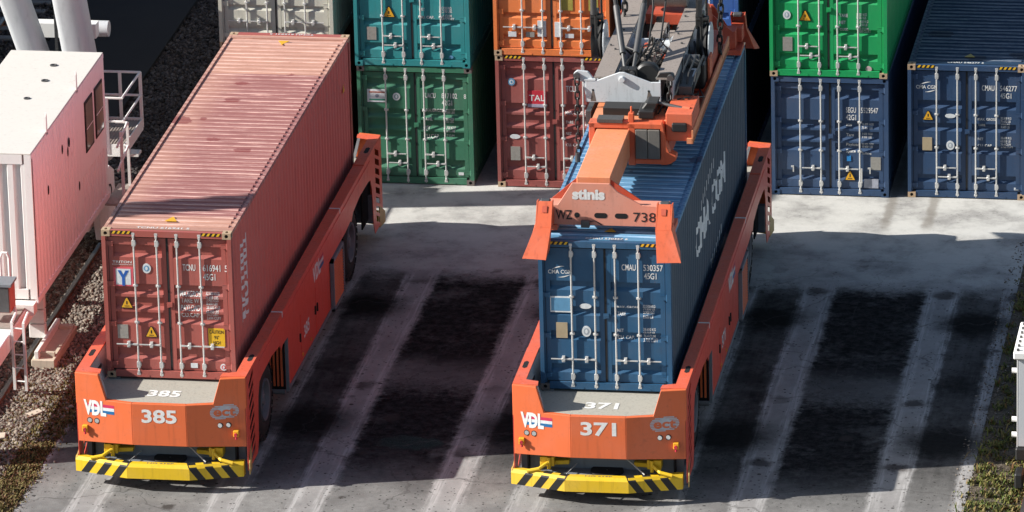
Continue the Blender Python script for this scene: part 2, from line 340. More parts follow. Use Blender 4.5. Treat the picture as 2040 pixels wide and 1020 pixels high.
def scatter_grass(name, label, regions, n, hmin, hmax, cols, clump):
    t = NT(name + '_blade'); gi = t.n('ShaderNodeNewGeometry'); rp = gi.outputs['Random Per Island']
    cr = t.n('ShaderNodeValToRGB'); t.set(cr.inputs[0], rp)
    while len(cr.color_ramp.elements) < len(cols): cr.color_ramp.elements.new(.5)
    for i, (e, c) in enumerate(zip(cr.color_ramp.elements, cols)): e.position = i / (len(cols) - 1); e.color = (*c, 1)
    t.out(cr.outputs[0], .7, 0, .2)
    nc = n // clump; ar = np.array([(b - a) * (d - c) * w for a, b, c, d, w in regions]); pick = rng.choice(len(regions), nc, p=ar / ar.sum())
    reg = np.array([r[:4] for r in regions])[pick]
    cx = reg[:, 0] + rng.random(nc) * (reg[:, 1] - reg[:, 0]); cy = reg[:, 2] + rng.random(nc) * (reg[:, 3] - reg[:, 2])
    chs = .5 + .8 * rng.random(nc) ** 2; k = nc * clump
    sp = np.repeat(.03 + .09 * rng.random(nc), clump)
    x = np.repeat(cx, clump) + rng.normal(0, 1, k) * sp; y = np.repeat(cy, clump) + rng.normal(0, 1, k) * sp
    h = (hmin + (hmax - hmin) * rng.random(k)) * np.repeat(chs, clump); a = rng.random(k) * 6.28; w = .006 + .012 * rng.random(k)
    lean = h * (.3 + .9 * rng.random(k)); lx = np.cos(a) * lean; ly = np.sin(a) * lean; px = -np.sin(a) * w; py = np.cos(a) * w
    z = np.zeros(k)
    VV = np.stack([np.stack([x - px, y - py, z], -1), np.stack([x + px, y + py, z], -1), np.stack([x + lx * .45 + px, y + ly * .45 + py, h * .7], -1),
                   np.stack([x + lx * .45 - px, y + ly * .45 - py, h * .7], -1), np.stack([x + lx, y + ly, h * .9], -1)], 1).reshape(-1, 3)
    FF = (np.array([(0, 1, 2), (0, 2, 3), (3, 2, 4)])[None] + (np.arange(k) * 5)[:, None, None]).reshape(-1, 3)
    me = bpy.data.meshes.new(name); me.vertices.add(len(VV)); me.vertices.foreach_set('co', VV.ravel())
    me.loops.add(FF.size); me.loops.foreach_set('vertex_index', FF.ravel().astype(np.int32))
    me.polygons.add(len(FF)); me.polygons.foreach_set('loop_start', np.arange(0, FF.size, 3, dtype=np.int32))
    me.update(calc_edges=True); me.materials.append(t.m)
    return tag(ob(name, me), label, 'grass', kind='stuff')
scatter_grass('grass', 'mossy low weeds on the verge beside the pavement', [(-2.5, -1.33, -3.5, 4.2, 1), (-3.2, -2.3, -3, 1.5, .6), (-2.2, -1.33, .5, 5.5, .6)], 40000, .02, .075,
              [(.09, .075, .02), (.13, .10, .03), (.16, .07, .04), (.07, .07, .02), (.18, .14, .05), (.10, .05, .03)], 26)
scatter_grass('grass', 'green weeds and dry tufts on the verge by the slim white crane leg', [(16.05, 18, -3, 12.5, 1), (16.0, 18, -2.5, 1.5, 1.5)], 15000, .03, .12,
              [(.06, .10, .02), (.12, .13, .03), (.20, .15, .06), (.05, .07, .02), (.16, .17, .04), (.15, .06, .03)], 22)

# ------------------------------------------------------------------ shipping containers
W, LEN, HC, STD = 2.438, 12.192, 2.896, 2.591
PITCH, RIB = .278, .036
def side_depth(y):
    """pressed side wall: 0 on the outer flats, -RIB in the valleys"""
    u = (y - .20) % PITCH
    if u < .072: return 0.
    if u < .140: return -RIB * (u - .072) / .068
    if u < .210: return -RIB
    return -RIB * (1 - (u - .210) / .068)
SIDE_BREAKS = [.20 + i * PITCH + d for i in range(44) for d in (0, .072, .140, .210)]
SIDE_BREAKS = [b for b in SIDE_BREAKS if .2 <= b <= LEN - .17]
DOOR_Y, DOOR_D = .062, .055
STYLES = {  # (top of recess, bottom of recess) measured down the leaf, as fractions
    'ribbed': [(.055, .150), (.350, .432), (.452, .548), (.566, .648), (.835, .925)],
    'panelled': [(.245, .315), (.435, .505), (.622, .692), (.872, .938)],
    'wide': [(.055, .150), (.40, .455), (.665, .72), (.87, .93)],
}
def leaf_span(H): return .165, H - .15
def door_prof(style, H):
    z0, z1 = leaf_span(H); h = z1 - z0; pts = [(z1, DOOR_Y)]
    for a, b in STYLES[style]:
        pts += [(z1 - a * h, DOOR_Y), (z1 - a * h - .012, DOOR_Y + DOOR_D), (z1 - b * h + .065, DOOR_Y + DOOR_D), (z1 - b * h, DOOR_Y)]
    pts.append((z0, DOOR_Y)); return pts
def prof_fn(pts):
    P = sorted(pts); zs = [p[0] for p in P]; ys = [p[1] for p in P]
    return lambda z: float(np.interp(z, zs, ys))
def casting_mesh(mat):
    m = MB(); a, b, c = .162, .178, .118      # x, y, z; outer corner at the origin, body goes to +x,+y,+z
    def face(o, u, v, n, U, V, ru, rv):
        o, u, v, n = map(Vector, (o, u, v, n)); k = 12
        rim = [o + u * U * (.5 + ru / U * math.cos(2 * math.pi * (i + .5) / k)) + v * V * (.5 + rv / V * math.sin(2 * math.pi * (i + .5) / k)) for i in range(k)]
        inn = [p - n * .035 for p in rim]
        out = []
        for i in range(k):
            d = rim[i] - (o + u * U * .5 + v * V * .5); du, dv = d.dot(u) / (U / 2), d.dot(v) / (V / 2); s = 1 / max(abs(du), abs(dv))
            out.append(o + u * U * (.5 + du * s / 2) + v * V * (.5 + dv * s / 2))
        vs = out + rim + inn; fs = []
        for i in range(k):
            j = (i + 1) % k; fs += [(i, j, k + j, k + i), (k + i, k + j, 2 * k + j, 2 * k + i)]
        m.add(vs, fs, 0); m.add(inn, [tuple(range(k))], 1)
        cs = [o, o + u * U, o + u * U + v * V, o + v * V]
        for cpt in cs:      # fill the clipped corners
            near = sorted(range(k), key=lambda i: (out[i] - cpt).length)[:2]
            m.add([cpt, out[near[0]], out[near[1]]], [(0, 1, 2)], 0)
    face((0, 0, 0), (1, 0, 0), (0, 0, 1), (0, -1, 0), a, c, .035, .036)
    face((0, 0, 0), (0, 1, 0), (0, 0, 1), (-1, 0, 0), b, c, .050, .036)
    face((0, 0, 0), (1, 0, 0), (0, 1, 0), (0, 0, -1), a, b, .030, .052)
    m.add([(a, 0, 0), (a, b, 0), (a, b, c), (a, 0, c)], [(0, 1, 2, 3)]); m.add([(0, b, 0), (a, b, 0), (a, b, c), (0, b, c)], [(0, 1, 2, 3)])
    m.add([(0, 0, c), (a, 0, c), (a, b, c), (0, b, c)], [(0, 1, 2, 3)])
    return m.mesh('corner_casting', [mat, M_dark])
def rod_mesh(H):
    m = MB(); m.cyl((0, 0, .03), (0, 0, H - .03), .0175, 10)
    return m.mesh('lock_rod', M_galv, smooth=True)
def cam_mesh():
    m = MB(); m.box(-.032, .032, -.02, .03, 0, .05).box(-.022, .022, -.026, .02, .05, .10).box(-.045, .012, .0, .03, .02, .04)
    m.box(-.034, .034, -.018, .03, .15, .27).box(-.012, .046, -.012, .03, .18, .24)
    return m.mesh('locking_cam', M_galv, bevel=.005)
def guide_mesh():
    return MB().box(-.045, .045, .0, .03, -.022, .022).box(-.026, .026, -.024, .01, -.018, .018).mesh('rod_guide', M_galv, bevel=.004)
def handle_mesh(s):
    m = MB().hexa([(0, -.022, -.018), (s * .15, -.022, -.014), (s * .15, -.004, -.014), (0, -.004, -.018)], [(0, -.022, .022), (s * .15, -.022, .012), (s * .15, -.004, .012), (0, -.004, .022)])
    m.box(min(s * .14, s * .40), max(s * .14, s * .40), -.020, -.008, -.012, .012)
    m.box(s * .17 - .028, s * .17 + .028, -.034, .03, -.055, .055).cyl((s * .17, -.042, 0), (s * .17, .03, 0), .036, 10)
    return m.mesh('door_handle', M_galv, bevel=.003)
def tri_sign(par, x, z, s=.24, y=.046):
    m = MB(); r = s / 2
    o = MB().prism([(x - r, z), (x + r, z), (x + .02, z + s * .88), (x - .02, z + s * .88)], 'y', y, DOOR_Y - .001).build('warning_sign', M_blackp, par)
    MB().prism([(x - r * .84, z + .014), (x + r * .84, z + .014), (x + .012, z + s * .82), (x - .012, z + s * .82)], 'y', y - .003, y + .002).build('sign_face', M_mustard, o)
    b = MB(); b.box(x - .012, x + .012, y - .0045, y, z + .075, z + .14); b.box(x - .045, x + .045, y - .0045, y, z + .035, z + .05); b.build('sign_symbol', M_blackp, o)
def plate(par, x, z, w, h, mat, name='sticker', y=.05): return MB().box(x, x + w, y, DOOR_Y - .001, z, z + h).build(name, mat, par)
def disc(par, x, z, rx, rz, mat, name='round_sticker', y=.05, ring=None):
    o = MB().prism([(x + rx * math.cos(t * math.pi / 10), z + rz * math.sin(t * math.pi / 10)) for t in range(20)], 'y', y, DOOR_Y - .001).build(name, mat, par)
    if ring:
        MB().prism([(x + rx * .62 * math.cos(t * math.pi / 8), z + rz * .62 * math.sin(t * math.pi / 8)) for t in range(16)], 'y', y - .002, y + .001).build('emblem', ring, o)
        MB().prism([(x + rx * .30 * math.cos(t * math.pi / 8), z + rz * .40 * math.sin(t * math.pi / 8)) for t in range(16)], 'y', y - .004, y - .001).build('emblem_centre', mat, o)
    return o
def container(label, loc, H, mat, style='ribbed', roofmat=None, rz=0., rods=(.60, 1.03, 1.41, 1.84), handles=((0, -1, .62), (1, -1, .62), (2, 1, .62), (3, 1, .62)),
              texts=(), casting=None, stripes=False, sidemat=None, group='shipping containers', textmat=None, gasket=True):
    root = thing('shipping_container', label, 'container', loc, rz, group); k = (mat.name, H)
    sidemat = sidemat or mat; roofmat = roofmat or mat; casting = casting or mat
    # corner posts and rails
    post = cached(('post',) + k, lambda: MB().prism([(0, 0), (.075, 0), (.075, .05), (.11, .05), (.11, .16), (0, .16)], 'z', .118, H - .118).mesh('corner_post', mat))
    for px, py, sx, sy in ((0, 0, 1, 1), (W, 0, -1, 1), (0, LEN, 1, -1), (W, LEN, -1, -1)):
        ob('corner_post', post, root, (px, py, 0), scale=(sx * .985, sy * .985, 1))
        cm = cached(('cast', casting.name), lambda: casting_mesh(casting))
        ob('corner_casting', cm, root, (px, py, 0), scale=(sx, sy, 1)); ob('corner_casting', cm, root, (px, py, H), scale=(sx, sy, -1))
    rail = cached(('rail', mat.name), lambda: MB().box(0, .06, .178, LEN - .178, 0, .16).mesh('side_rail', mat))
    toprail = cached(('toprail', roofmat.name), lambda: MB().box(0, .06, .178, LEN - .178, 0, .075).mesh('side_rail', roofmat))
    for px, sx in ((.004, 1), (W - .004, -1)):
        ob('side_rail', rail, root, (px, 0, .012), scale=(sx, 1, 1)); ob('side_rail', toprail, root, (px, 0, H - .082), scale=(sx, 1, 1))
    # pressed side walls
    def wall():
        ys = [.17] + SIDE_BREAKS + [LEN - .17]; z0, z1 = .17, H - .08; m = MB(); vs = []
        for y in ys: d = side_depth(y); vs += [(-.006 + d, y, z0), (-.006 + d, y, z1)]
        m.add(vs, [(2 * i, 2 * i + 2, 2 * i + 3, 2 * i + 1) for i in range(len(ys) - 1)]); return m.mesh('side_wall', sidemat)
    wm = cached(('wall', sidemat.name, H), wall)
    ob('side_wall', wm, root, (W, 0, 0)); ob('side_wall', wm, root, (0, 0, 0), scale=(-1, 1, 1))
    # pressed roof with pockets
    def roof():
        m = MB(); y0, y1, p = .34, LEN - .34, .2305; n = int((y1 - y0) / p); xa, xb, zt, zb = .125, W - .125, H - .036, H - .008
        m.box(.05, W - .05, .16, y0, H - .05, H - .010); m.box(.05, W - .05, LEN - .34, LEN - .16, H - .05, H - .010)
        for i in range(n):
            a = y0 + i * p; b, c, d, e = a + .075, a + .105, a + .185, a + .215; f = a + p
            if i == n - 1: f = LEN - .34
            for q0, q1 in ((.05, xa), (xb, W - .05)): m.add([(q0, a, zt), (q1, a, zt), (q1, f, zt), (q0, f, zt)], [(0, 1, 2, 3)])
            m.add([(xa, a, zt), (xb, a, zt), (xb, b, zt), (xa, b, zt), (xb, c, zb), (xa, c, zb), (xb, d, zb), (xa, d, zb), (xb, e, zt), (xa, e, zt), (xb, f, zt), (xa, f, zt)],
                  [(0, 1, 2, 3), (3, 2, 4, 5), (5, 4, 6, 7), (7, 6, 8, 9), (9, 8, 10, 11), (3, 5, 7, 9), (2, 8, 6, 4)])
        return m.mesh('roof_panel', roofmat)
    ob('roof_panel', cached(('roof', roofmat.name, H), roof), root)
    # door-end header and sill, far end frame
    ob('door_header', cached(('head',) + k, lambda: MB().prism([(.01, H - .118), (.10, H - .118), (.10, H - .004), (.01, H - .004)], 'x', .162, W - .162).mesh('door_header', mat)), root)
    ob('door_sill', cached(('sill',) + k, lambda: MB().box(.162, W - .162, .012, .14, .018, .15).box(.40, .80, .006, .02, .02, .06).box(W - .8, W - .4, .006, .02, .02, .06).mesh('door_sill', mat)), root)
    ob('end_wall', cached(('end',) + k, lambda: MB().box(.09, W - .09, LEN - .07, LEN - .03, .02, H - .008).box(.16, W - .16, LEN - .16, LEN - .004, H - .1, H - .003).mesh('end_wall', mat)), root)
    ob('container_floor', cached(('floor',), lambda: MB().box(.065, W - .065, .14, LEN - .08, .10, .15).mesh('container_floor', M_dark)), root)
    # doors
    z0, z1 = leaf_span(H); pts = door_prof(style, H); fn = prof_fn(pts)
    def leaf():
        m = MB(); w = 1.085; e = .085
        for a, b in ((0, e), (w - e, w)): m.box(a, b, DOOR_Y - .002, DOOR_Y + .05, z0, z1)
        m.box(e, w - e, DOOR_Y - .002, DOOR_Y + .05, z1 - .05, z1); vs = []
        for z, y in pts: vs += [(e, y, z), (w - e, y, z)]
        m.add(vs, [(2 * i, 2 * i + 1, 2 * i + 3, 2 * i + 2) for i in range(len(pts) - 1)]); return m.mesh('door_leaf', mat)
    lm = cached(('leaf', style) + k, leaf)
    for lx in (.118, W - .118 - 1.085): ob('door_leaf', lm, root, (lx, 0, 0))
    def gask():
        m = MB(); y0, y1 = DOOR_Y + .004, DOOR_Y + .04
        m.box(.085, .125, y0, y1, z0, z1).box(W - .125, W - .085, y0, y1, z0, z1).box(W / 2 - .02, W / 2 + .02, y0 - .01, y1, z0, z1)
        m.box(.10, W - .10, y0, y1, z1 - .004, z1 + .034).box(.10, W - .10, y0, y1, z0 - .018, z0 + .004); return m.mesh('door_gasket', M_black)
    ob('door_gasket', cached(('gasket', H), gask), root)
    hinge = cached(('hinge', mat.name), lambda: MB().box(.03, .20, .030, .058, -.035, .035).cyl((.075, .025, -.06), (.075, .025, .06), .018, 8).box(.10, .21, .026, .034, -.045, -.035).box(.10, .21, .026, .034, .035, .045).mesh('door_hinge', mat))
    for i in range(4):
        hz = z0 + .10 + i * (z1 - z0 - .22) / 3
        ob('door_hinge', hinge, root, (0, 0, hz)); ob('door_hinge', hinge, root, (W, 0, hz), scale=(-1, 1, 1))
    rm, cmh, gm = cached(('rod', H), lambda: rod_mesh(H)), cached('cam', cam_mesh), cached('guide', guide_mesh)
    RO = []
    for x in rods:
        r = ob('lock_rod', rm, root, (x, .027, 0)); RO.append(r)
        ob('locking_cam', cmh, r, (0, 0, .05)); ob('locking_cam', cmh, r, (0, 0, H - .04), scale=(1, 1, -1))
        for q in (.36, .64): ob('rod_guide', gm, r, (0, 0, z0 + (z1 - z0) * q))
    for i, s, hz in handles: ob('door_handle', cached(('handle', s), lambda: handle_mesh(s)), RO[i], (0, 0, hz))
    keeper = cached(('keeper', mat.name), lambda: MB().box(-.05, .05, .035, .06, -.05, .05).box(-.03, .055, .02, .04, -.03, .03).mesh('door_keeper', mat))
    ob('door_keeper', keeper, root, (W / 2 + .01, 0, H * .50))
    # lettering that follows the pressed doors
    br = sorted(p[0] for p in pts); wmat = textmat or M_white
    fr = lambda a, b, d: (a, d - .004, b)
    for t_ in texts:
        s, x, z, h = t_[:4]; w_ = t_[4] if len(t_) > 4 else None
        letter(root, s, wmat, fr, (x, z), h, w_, prof=('b', br, fn))
    if stripes:
        for xa in (.19, W - .56):
            st = MB().box(xa, xa + .37, .004, .011, H - .066, H - .008).build('hazard_band', M_blackp, root)
            for i in range(4):
                a = xa + .012 + i * .092
                MB().prism([(a, H - .064), (a + .045, H - .064), (a + .078, H - .010), (a + .033, H - .010)], 'y', .001, .0035).build('hazard_stripe', M_yellow, st)
    return root
def weights(rows, x=1.43, xn=1.91, h=.075, hn=.052):
    out = []
    for name, z, a, b in rows:
        if name: out.append((name, x, z, h, len(name) * .052 * (h / .095) ** .6))
        if a: out.append((a, xn, z + .035, hn))
        if b: out.append((b, xn, z - .035, hn))
    return out

P_rust = dict(rust=.55)
mA = paint('oxide_red_container', (.34, .085, .068), .5, .35, .25, .4, seed=1)
mB = paint('ocean_blue_container', (.018, .080, .165), .5, .35, .25, .35, seed=2)
mUg = paint('forest_green_container', (.040, .165, .095), .5, .4, .25, .4, seed=3)
mTeal = paint('teal_container', (.024, .215, .225), .5, .3, .2, .3, seed=4)
mMar = paint('maroon_container', (.28, .075, .065), .5, .35, .25, .35, seed=5)
mOr = paint('orange_container', (.68, .185, .052), .5, .35, .35, .35, seed=6)
mBei = paint('beige_container', (.48, .47, .40), .5, .4, .2, .3, seed=7)
mNavy = paint('navy_container', (.030, .064, .135), .5, .35, .2, .4, seed=8)
mGr = paint('bright_green_container', (.006, .29, .085), .5, .25, .15, .25, seed=9)
mNb = paint('dark_blue_container', (.020, .052, .118), .5, .35, .2, .35, seed=10)
mBl = paint('mid_blue_container', (.035, .10, .30), .5, .3, .2, .3, seed=12)
mBr = paint('brown_container', (.16, .06, .04), .5, .4, .3, .3, seed=13)
c_tan = paint('worn_casting', (.42, .30, .19), .6, .5, .6, .3, seed=14)
c_dark = paint('grimy_casting', (.13, .11, .10), .6, .5, .5, .3, seed=15)
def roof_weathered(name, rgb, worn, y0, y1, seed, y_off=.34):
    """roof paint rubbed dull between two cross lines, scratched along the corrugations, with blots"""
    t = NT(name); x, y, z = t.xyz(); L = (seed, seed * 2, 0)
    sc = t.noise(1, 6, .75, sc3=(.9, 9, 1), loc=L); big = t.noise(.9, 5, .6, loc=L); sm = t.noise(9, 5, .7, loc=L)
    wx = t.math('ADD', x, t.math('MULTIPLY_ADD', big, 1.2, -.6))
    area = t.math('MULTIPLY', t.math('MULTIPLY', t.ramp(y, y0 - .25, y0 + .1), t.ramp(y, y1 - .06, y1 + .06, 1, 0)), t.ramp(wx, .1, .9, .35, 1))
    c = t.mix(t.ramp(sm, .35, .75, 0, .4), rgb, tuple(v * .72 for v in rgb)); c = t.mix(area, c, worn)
    u = t.math('MODULO', t.math('SUBTRACT', y, y_off), .2305)
    crest = t.math('MULTIPLY', t.ramp(u, .098, .108), t.ramp(u, .182, .192, 1, 0))
    edge = t.math('ADD', t.ramp(t.math('ABSOLUTE', t.math('SUBTRACT', u, .106)), .004, .016, 1, 0), t.ramp(t.math('ABSOLUTE', t.math('SUBTRACT', u, .184)), .004, .016, 1, 0))
    c = t.mix(t.math('MULTIPLY', t.math('SUBTRACT', 1.0, crest), t.ramp(sc, .25, .65, .45, .15)), c, tuple(v * .45 for v in worn))
    c = t.mix(t.math('MULTIPLY', edge, t.ramp(sc, .38, .60, .15, .85)), c, tuple(min(1, v * 1.0 + .24) for v in rgb))
    c = t.mix(t.ramp(sc, .56, .72, 0, .55), c, tuple(min(1, v * 1.1 + .17) for v in rgb))
    dk = t.noise(1, 5, .7, sc3=(1.3, 7, 1), loc=(seed + 4, 0, 0)); c = t.mix(t.ramp(dk, .58, .75, 0, .35), c, tuple(v * .4 for v in worn))
    v = t.n('ShaderNodeTexVoronoi'); v.inputs['Scale'].default_value = 1.1; t.set(v.inputs['Vector'], t.mapped((1, 1.3, 1), (seed * 1.7, 3.1, 0)))
    sp = t.n('ShaderNodeSeparateColor'); t.set(sp.inputs[0], v.outputs['Color'])
    rad = t.math('MULTIPLY', t.math('POWER', sp.outputs[0], 2.2), .34); d = t.math('ADD', v.outputs['Distance'], t.math('MULTIPLY_ADD', sm, .22, -.11))
    c = t.mix(t.ramp(t.math('SUBTRACT', d, rad), -.02, .02, .75, 0), c, (worn[0] * .62, worn[1] * .32, worn[2] * .34))
    rs = t.noise(14, 5, .75, loc=L); c = t.mix(t.ramp(rs, .66, .72, 0, .7), c, (.17, .06, .025))
    t.out(c, t.ramp(sm, .3, .7, .5, .7), 0, .4); return t.m
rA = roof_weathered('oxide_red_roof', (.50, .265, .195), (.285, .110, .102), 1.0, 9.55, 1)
rB = roof_weathered('ocean_blue_roof', (.10, .27, .44), (.07, .21, .37), 2, 8, 5, .477)
rC = roof_weathered('dark_blue_roof', (.012, .040, .085), (.010, .034, .075), 18, 22, 9, 16.97)

A0, B0, BY = (0, 0, 1.752), (8.13, .137, 1.752), .0094
ROW = 16.53; H4 = lambda z: ((0, -1, z), (1, -1, z), (2, 1, z), (3, 1, z))
H2 = ((0, 1, .66), (1, -1, .46), (2, 1, .66), (3, -1, .46))
cA = container('oxide red container with a weathered pale roof on the left automated carrier', A0, HC, mA, 'ribbed', rA, stripes=True, casting=c_tan, sidemat=paint('bounce_lifted_red_side', (.56, .155, .125), .6, .30, .2, .3, seed=16), handles=H4(.66), texts=[  # side walls lightened in colour, standing in for bounced light
    ('TRITON', .18, 2.24, .045, .36), ('www.tritoncontainer.com', .17, 2.205, .022, .38), ('TCNU', 1.50, 2.13, .125, .24), ('616941', 1.88, 2.13, .125, .33), ('5', 2.29, 2.13, .125, .06), ('45G1', 1.88, 1.955, .125, .23),
    ] + weights([('MAXGROSS', 1.62, '32.500 KGS', '71.650 LBS'), ('TARE WT.', 1.48, '3.900 KGS', '8.600 LBS'), ('PAYLOAD', 1.34, '28.600 KGS', '63.050 LBS'), ('CU.CAP.', 1.20, '76.3 CBM', '2.694 CUFT')], h=.095))
tri_sign(cA, .42, 1.36); tri_sign(cA, .86, .80)
o = plate(cA, .19, 1.79, .37, .37, plain('pink_border', (.62, .10, .13), .5), 'emblem'); plate(o, .235, 1.82, .28, .31, M_paper, 'emblem_field', .047)
MB().prism([(.27, 2.10), (.33, 2.10), (.375, 2.01), (.42, 2.10), (.48, 2.10), (.402, 1.96), (.402, 1.80), (.348, 1.80), (.348, 1.96)], 'y', .043, .048).build('emblem_letter', M_blueprint, o)
disc(cA, .82, 2.15, .082, .095, M_paper, ring=M_stiblue); plate(cA, .22, .76, .20, .27, M_plate, 'data_plate')
o = plate(cA, 1.935, .66, .31, .35, M_yellow, 'height_notice')
for s, zz in (('CAUTION', .91), ("9'6\"", .80), ('HIGH', .70)): letter(o, s, M_blackp, lambda a, b, d: (a, .048, b), (2.09, zz), .068, xs=.62, centre=True)
disc(cA, 2.20, .25, .065, .065, M_paper, ring=M_red); plate(cA, 1.58, .22, .13, .09, M_paper)
letter(cA, 'TCNU 616941 5', M_white, lambda a, b, d: (a, b, HC - .0055), (.62, .19), .085, 1.0)
letter(cA, 'TCNU 616941 5', M_white, lambda a, b, d: (W - a, LEN - b, HC + .002), (.72, .05), .07, .9)
for yy in (.62, LEN - .75):
    MB().prism([(1.07, yy), (1.30, yy), (1.185, yy + .26)] if yy < 5 else [(1.07, yy + .26), (1.30, yy + .26), (1.185, yy)], 'z', HC - .012, HC - .004).build('warning_sign', M_mustard, cA)
sfr = lambda a, b, d: (W - .006 + d + .004, b, a)
letter(cA, 'TRITON', M_white, lambda a, b, d: (W - .006 + d + .004, b, -a), (-2.45, .82), .62, 1.58, bold=.03, prof=('b', SIDE_BREAKS, side_depth))
MB().add([(W + .001, 11.25, 1.95), (W + .001, 11.45, 1.95), (W + .001, 11.35, 2.13)], [(0, 1, 2)]).build('warning_sign', M_mustard, cA)

cB = container('ocean blue container being gripped by the spreader on the right automated carrier', B0, HC, mB, 'panelled', rB, rz=BY, sidemat=paint('dull_blue_side', (.060, .090, .125), .55, .35, .25, .35, seed=17), stripes=True, casting=c_dark, handles=H4(.60), texts=[
    ('CMAU', 1.53, 2.35, .115, .26), ('530357', 1.93, 2.35, .115, .36), ('6', 2.33, 2.35, .105, .06), ('45G1', 1.94, 2.19, .115, .23), ('CMA CGM', .17, 2.25, .075, .44)] +
    weights([('MAX. GROSS', 1.60, '32.500 KG', '71.650 LB'), ('TARE', 1.46, '3.900 KG', '8.600 LB'), ('NET', 1.15, '28.600 KG', '63.050 LB'), ('CU. CAP.', 1.00, '76.4 CUM', '2.700 CUFT')], h=.06, hn=.052))
letter(cB, 'CMAU 530357 6', M_white, lambda a, b, d: (a, b, HC - .0055), (.85, .19), .085, .78)
def arc(par, pts, w, fr, mat=M_white, name='emblem_stroke'):
    m = MB(); vs = []
    for i, (a, b) in enumerate(pts):
        t_ = i / (len(pts) - 1); ww = w * math.sin(math.pi * min(max(t_, .08), .92)); vs += [fr(a, b - ww / 2, 0), fr(a, b + ww / 2, 0)]
    m.add(vs, [(2 * i, 2 * i + 2, 2 * i + 3, 2 * i + 1) for i in range(len(pts) - 1)]); m.build(name, mat, par)
dfr = lambda a, b, d: (a, DOOR_Y - .004, b)
arc(cB, [(.25 + i * .022, 2.34 + .055 * math.sin(i / 10 * 1.6)) for i in range(11)], .022, dfr); arc(cB, [(.36 + i * .022, 2.23 - .05 * math.sin((10 - i) / 10 * 1.6)) for i in range(11)], .022, dfr)
plate(cB, .20, 1.50, .38, .31, M_paper, 'document_pouch', .052); plate(cB, .215, 1.53, .35, .25, M_stiblue, 'pouch_cover', .049)
disc(cB, .85, 1.63, .11, .05, M_paper); disc(cB, .86, 1.14, .085, .105, M_paper, ring=plain('pale_grey', (.30, .34, .38), .5)); plate(cB, .30, 1.00, .21, .30, plain('brass_plate', (.42, .34, .22), .5, .2), 'data_plate')
letter(cB, 'CMA CGM', plain('aged_white', (.80, .82, .82), .6, var=.35, scale=9), lambda a, b, d: (W - .006 + d + .004, a, b), (3.8, 1.22), .60, 4.75, bold=.03, prof=('a', SIDE_BREAKS, side_depth), name='lettering')
def side_arc(par, pts, w, mat):
    for i in range(len(pts) - 1):
        (a, b), (c, d) = pts[i], pts[i + 1]
        if side_depth((a + c) / 2) > -.006: MB().add([(W, a, b - w / 2), (W, c, d - w / 2), (W, c, d + w / 2), (W, a, b + w / 2)], [(0, 1, 2, 3)]).build('emblem_stroke', mat, par)
rib = [.20 + i * PITCH for i in range(44)]
for q, f in (((4.6, 6.6), lambda y: 2.02 + .20 * math.sin((y - 4.6) * .8)), ((5.9, 7.9), lambda y: .42 + .14 * math.sin((7.9 - y) * -.9) + .1)):
    ys = [r for r in rib if q[0] < r < q[1]]
    for y in ys: side_arc(cB, [(y, f(y)), (y + .07, f(y + .07))], .2, MATS['aged_white'])
MB().prism([(1.15, .62), (1.36, .62), (1.255, .82)], 'z', HC - .012, HC - .004).build('warning_sign', M_mustard, cB)

# the stacks behind the lanes
cU = container('forest green container with a small flag sticker at the foot of the teal stack', (1.72, ROW, .004), STD, mUg, 'ribbed', handles=H2, texts=[
    ('UACU', 1.43, 1.90, .11, .22), ('817102', 1.78, 1.90, .11, .33), ('8', 2.25, 1.90, .10, .05), ('42G1', 1.78, 1.745, .11, .22)] +
    weights([('MAX.GROSS', 1.58, '30.480 KGS', '67.200 LBS'), ('TARE', 1.38, '3.780 KGS', '8.330 LBS'), ('NET', 1.18, '26.700 KGS', '58.870 LBS'), ('CU.CAP.', 1.0, '67.7 CUM', '')], x=1.37, xn=1.80, h=.085), casting=c_dark)
o = plate(cU, .20, 1.78, .40, .28, M_paper, 'flag_sticker'); plate(o, .24, 1.985, .34, .03, plain('flag_orange', (.35, .12, .08), .5), 'flag_band', .047); plate(o, .24, 1.82, .34, .03, M_green, 'flag_band', .047); disc(o, .41, 1.92, .04, .04, plain('flag_wheel', (.25, .28, .33), .5), 'flag_wheel', .047)
disc(cU, .82, 1.91, .08, .085, M_paper, ring=plain('seal_green', (.20, .30, .30), .5)); plate(cU, 2.10, .21, .11, .06, M_paper)
cT = container('teal container with a warning triangle stacked on the forest green one', (1.70, ROW - .02, STD + .006), HC, mTeal, 'wide', handles=H2, texts=weights([('NET', 1.22, '28.700 KG', '63.270 LBS'), ('CU. CAP.', 1.05, '76.4 CU.M', '2.697 CU.FT')], x=1.38, xn=1.80, h=.06, hn=.06), casting=mTeal)
tri_sign(cT, .74, 1.06, .27); plate(cT, .26, .56, .20, .28, M_plate, 'data_plate'); disc(cT, 2.03, .22, .05, .035, M_stiblue)
cTal = container('maroon container with a red square logo below the orange one', (4.66, ROW, .004), HC, mMar, 'ribbed', stripes=True, casting=c_tan, handles=H2, texts=[
    ('TCLU', 1.47, 2.12, .125, .26)] + weights([('MAX. GROSS', 1.62, '32.500 KG', '71.650 LB'), ('TARE', 1.40, '3.860 KG', '8.510 LB'), ('NET', 1.15, '28.640 KG', ''), ('CU. CAP.', .92, '', '')], x=1.45, xn=1.86, h=.06))
o = plate(cTal, .66, 1.76, .40, .36, M_red, 'emblem'); letter(o, 'TAL', M_white, lambda a, b, d: (a, .047, b), (.86, 1.90), .13, .33, centre=True); plate(o, .66, 1.76, .40, .07, plain('pale_band', (.35, .33, .42), .5), 'emblem_band', .047)
disc(cTal, .33, 2.30, .075, .08, M_stiblue, ring=M_paper); disc(cTal, .38, 1.10, .11, .05, M_paper); plate(cTal, .28, .58, .20, .30, M_plate, 'data_plate')
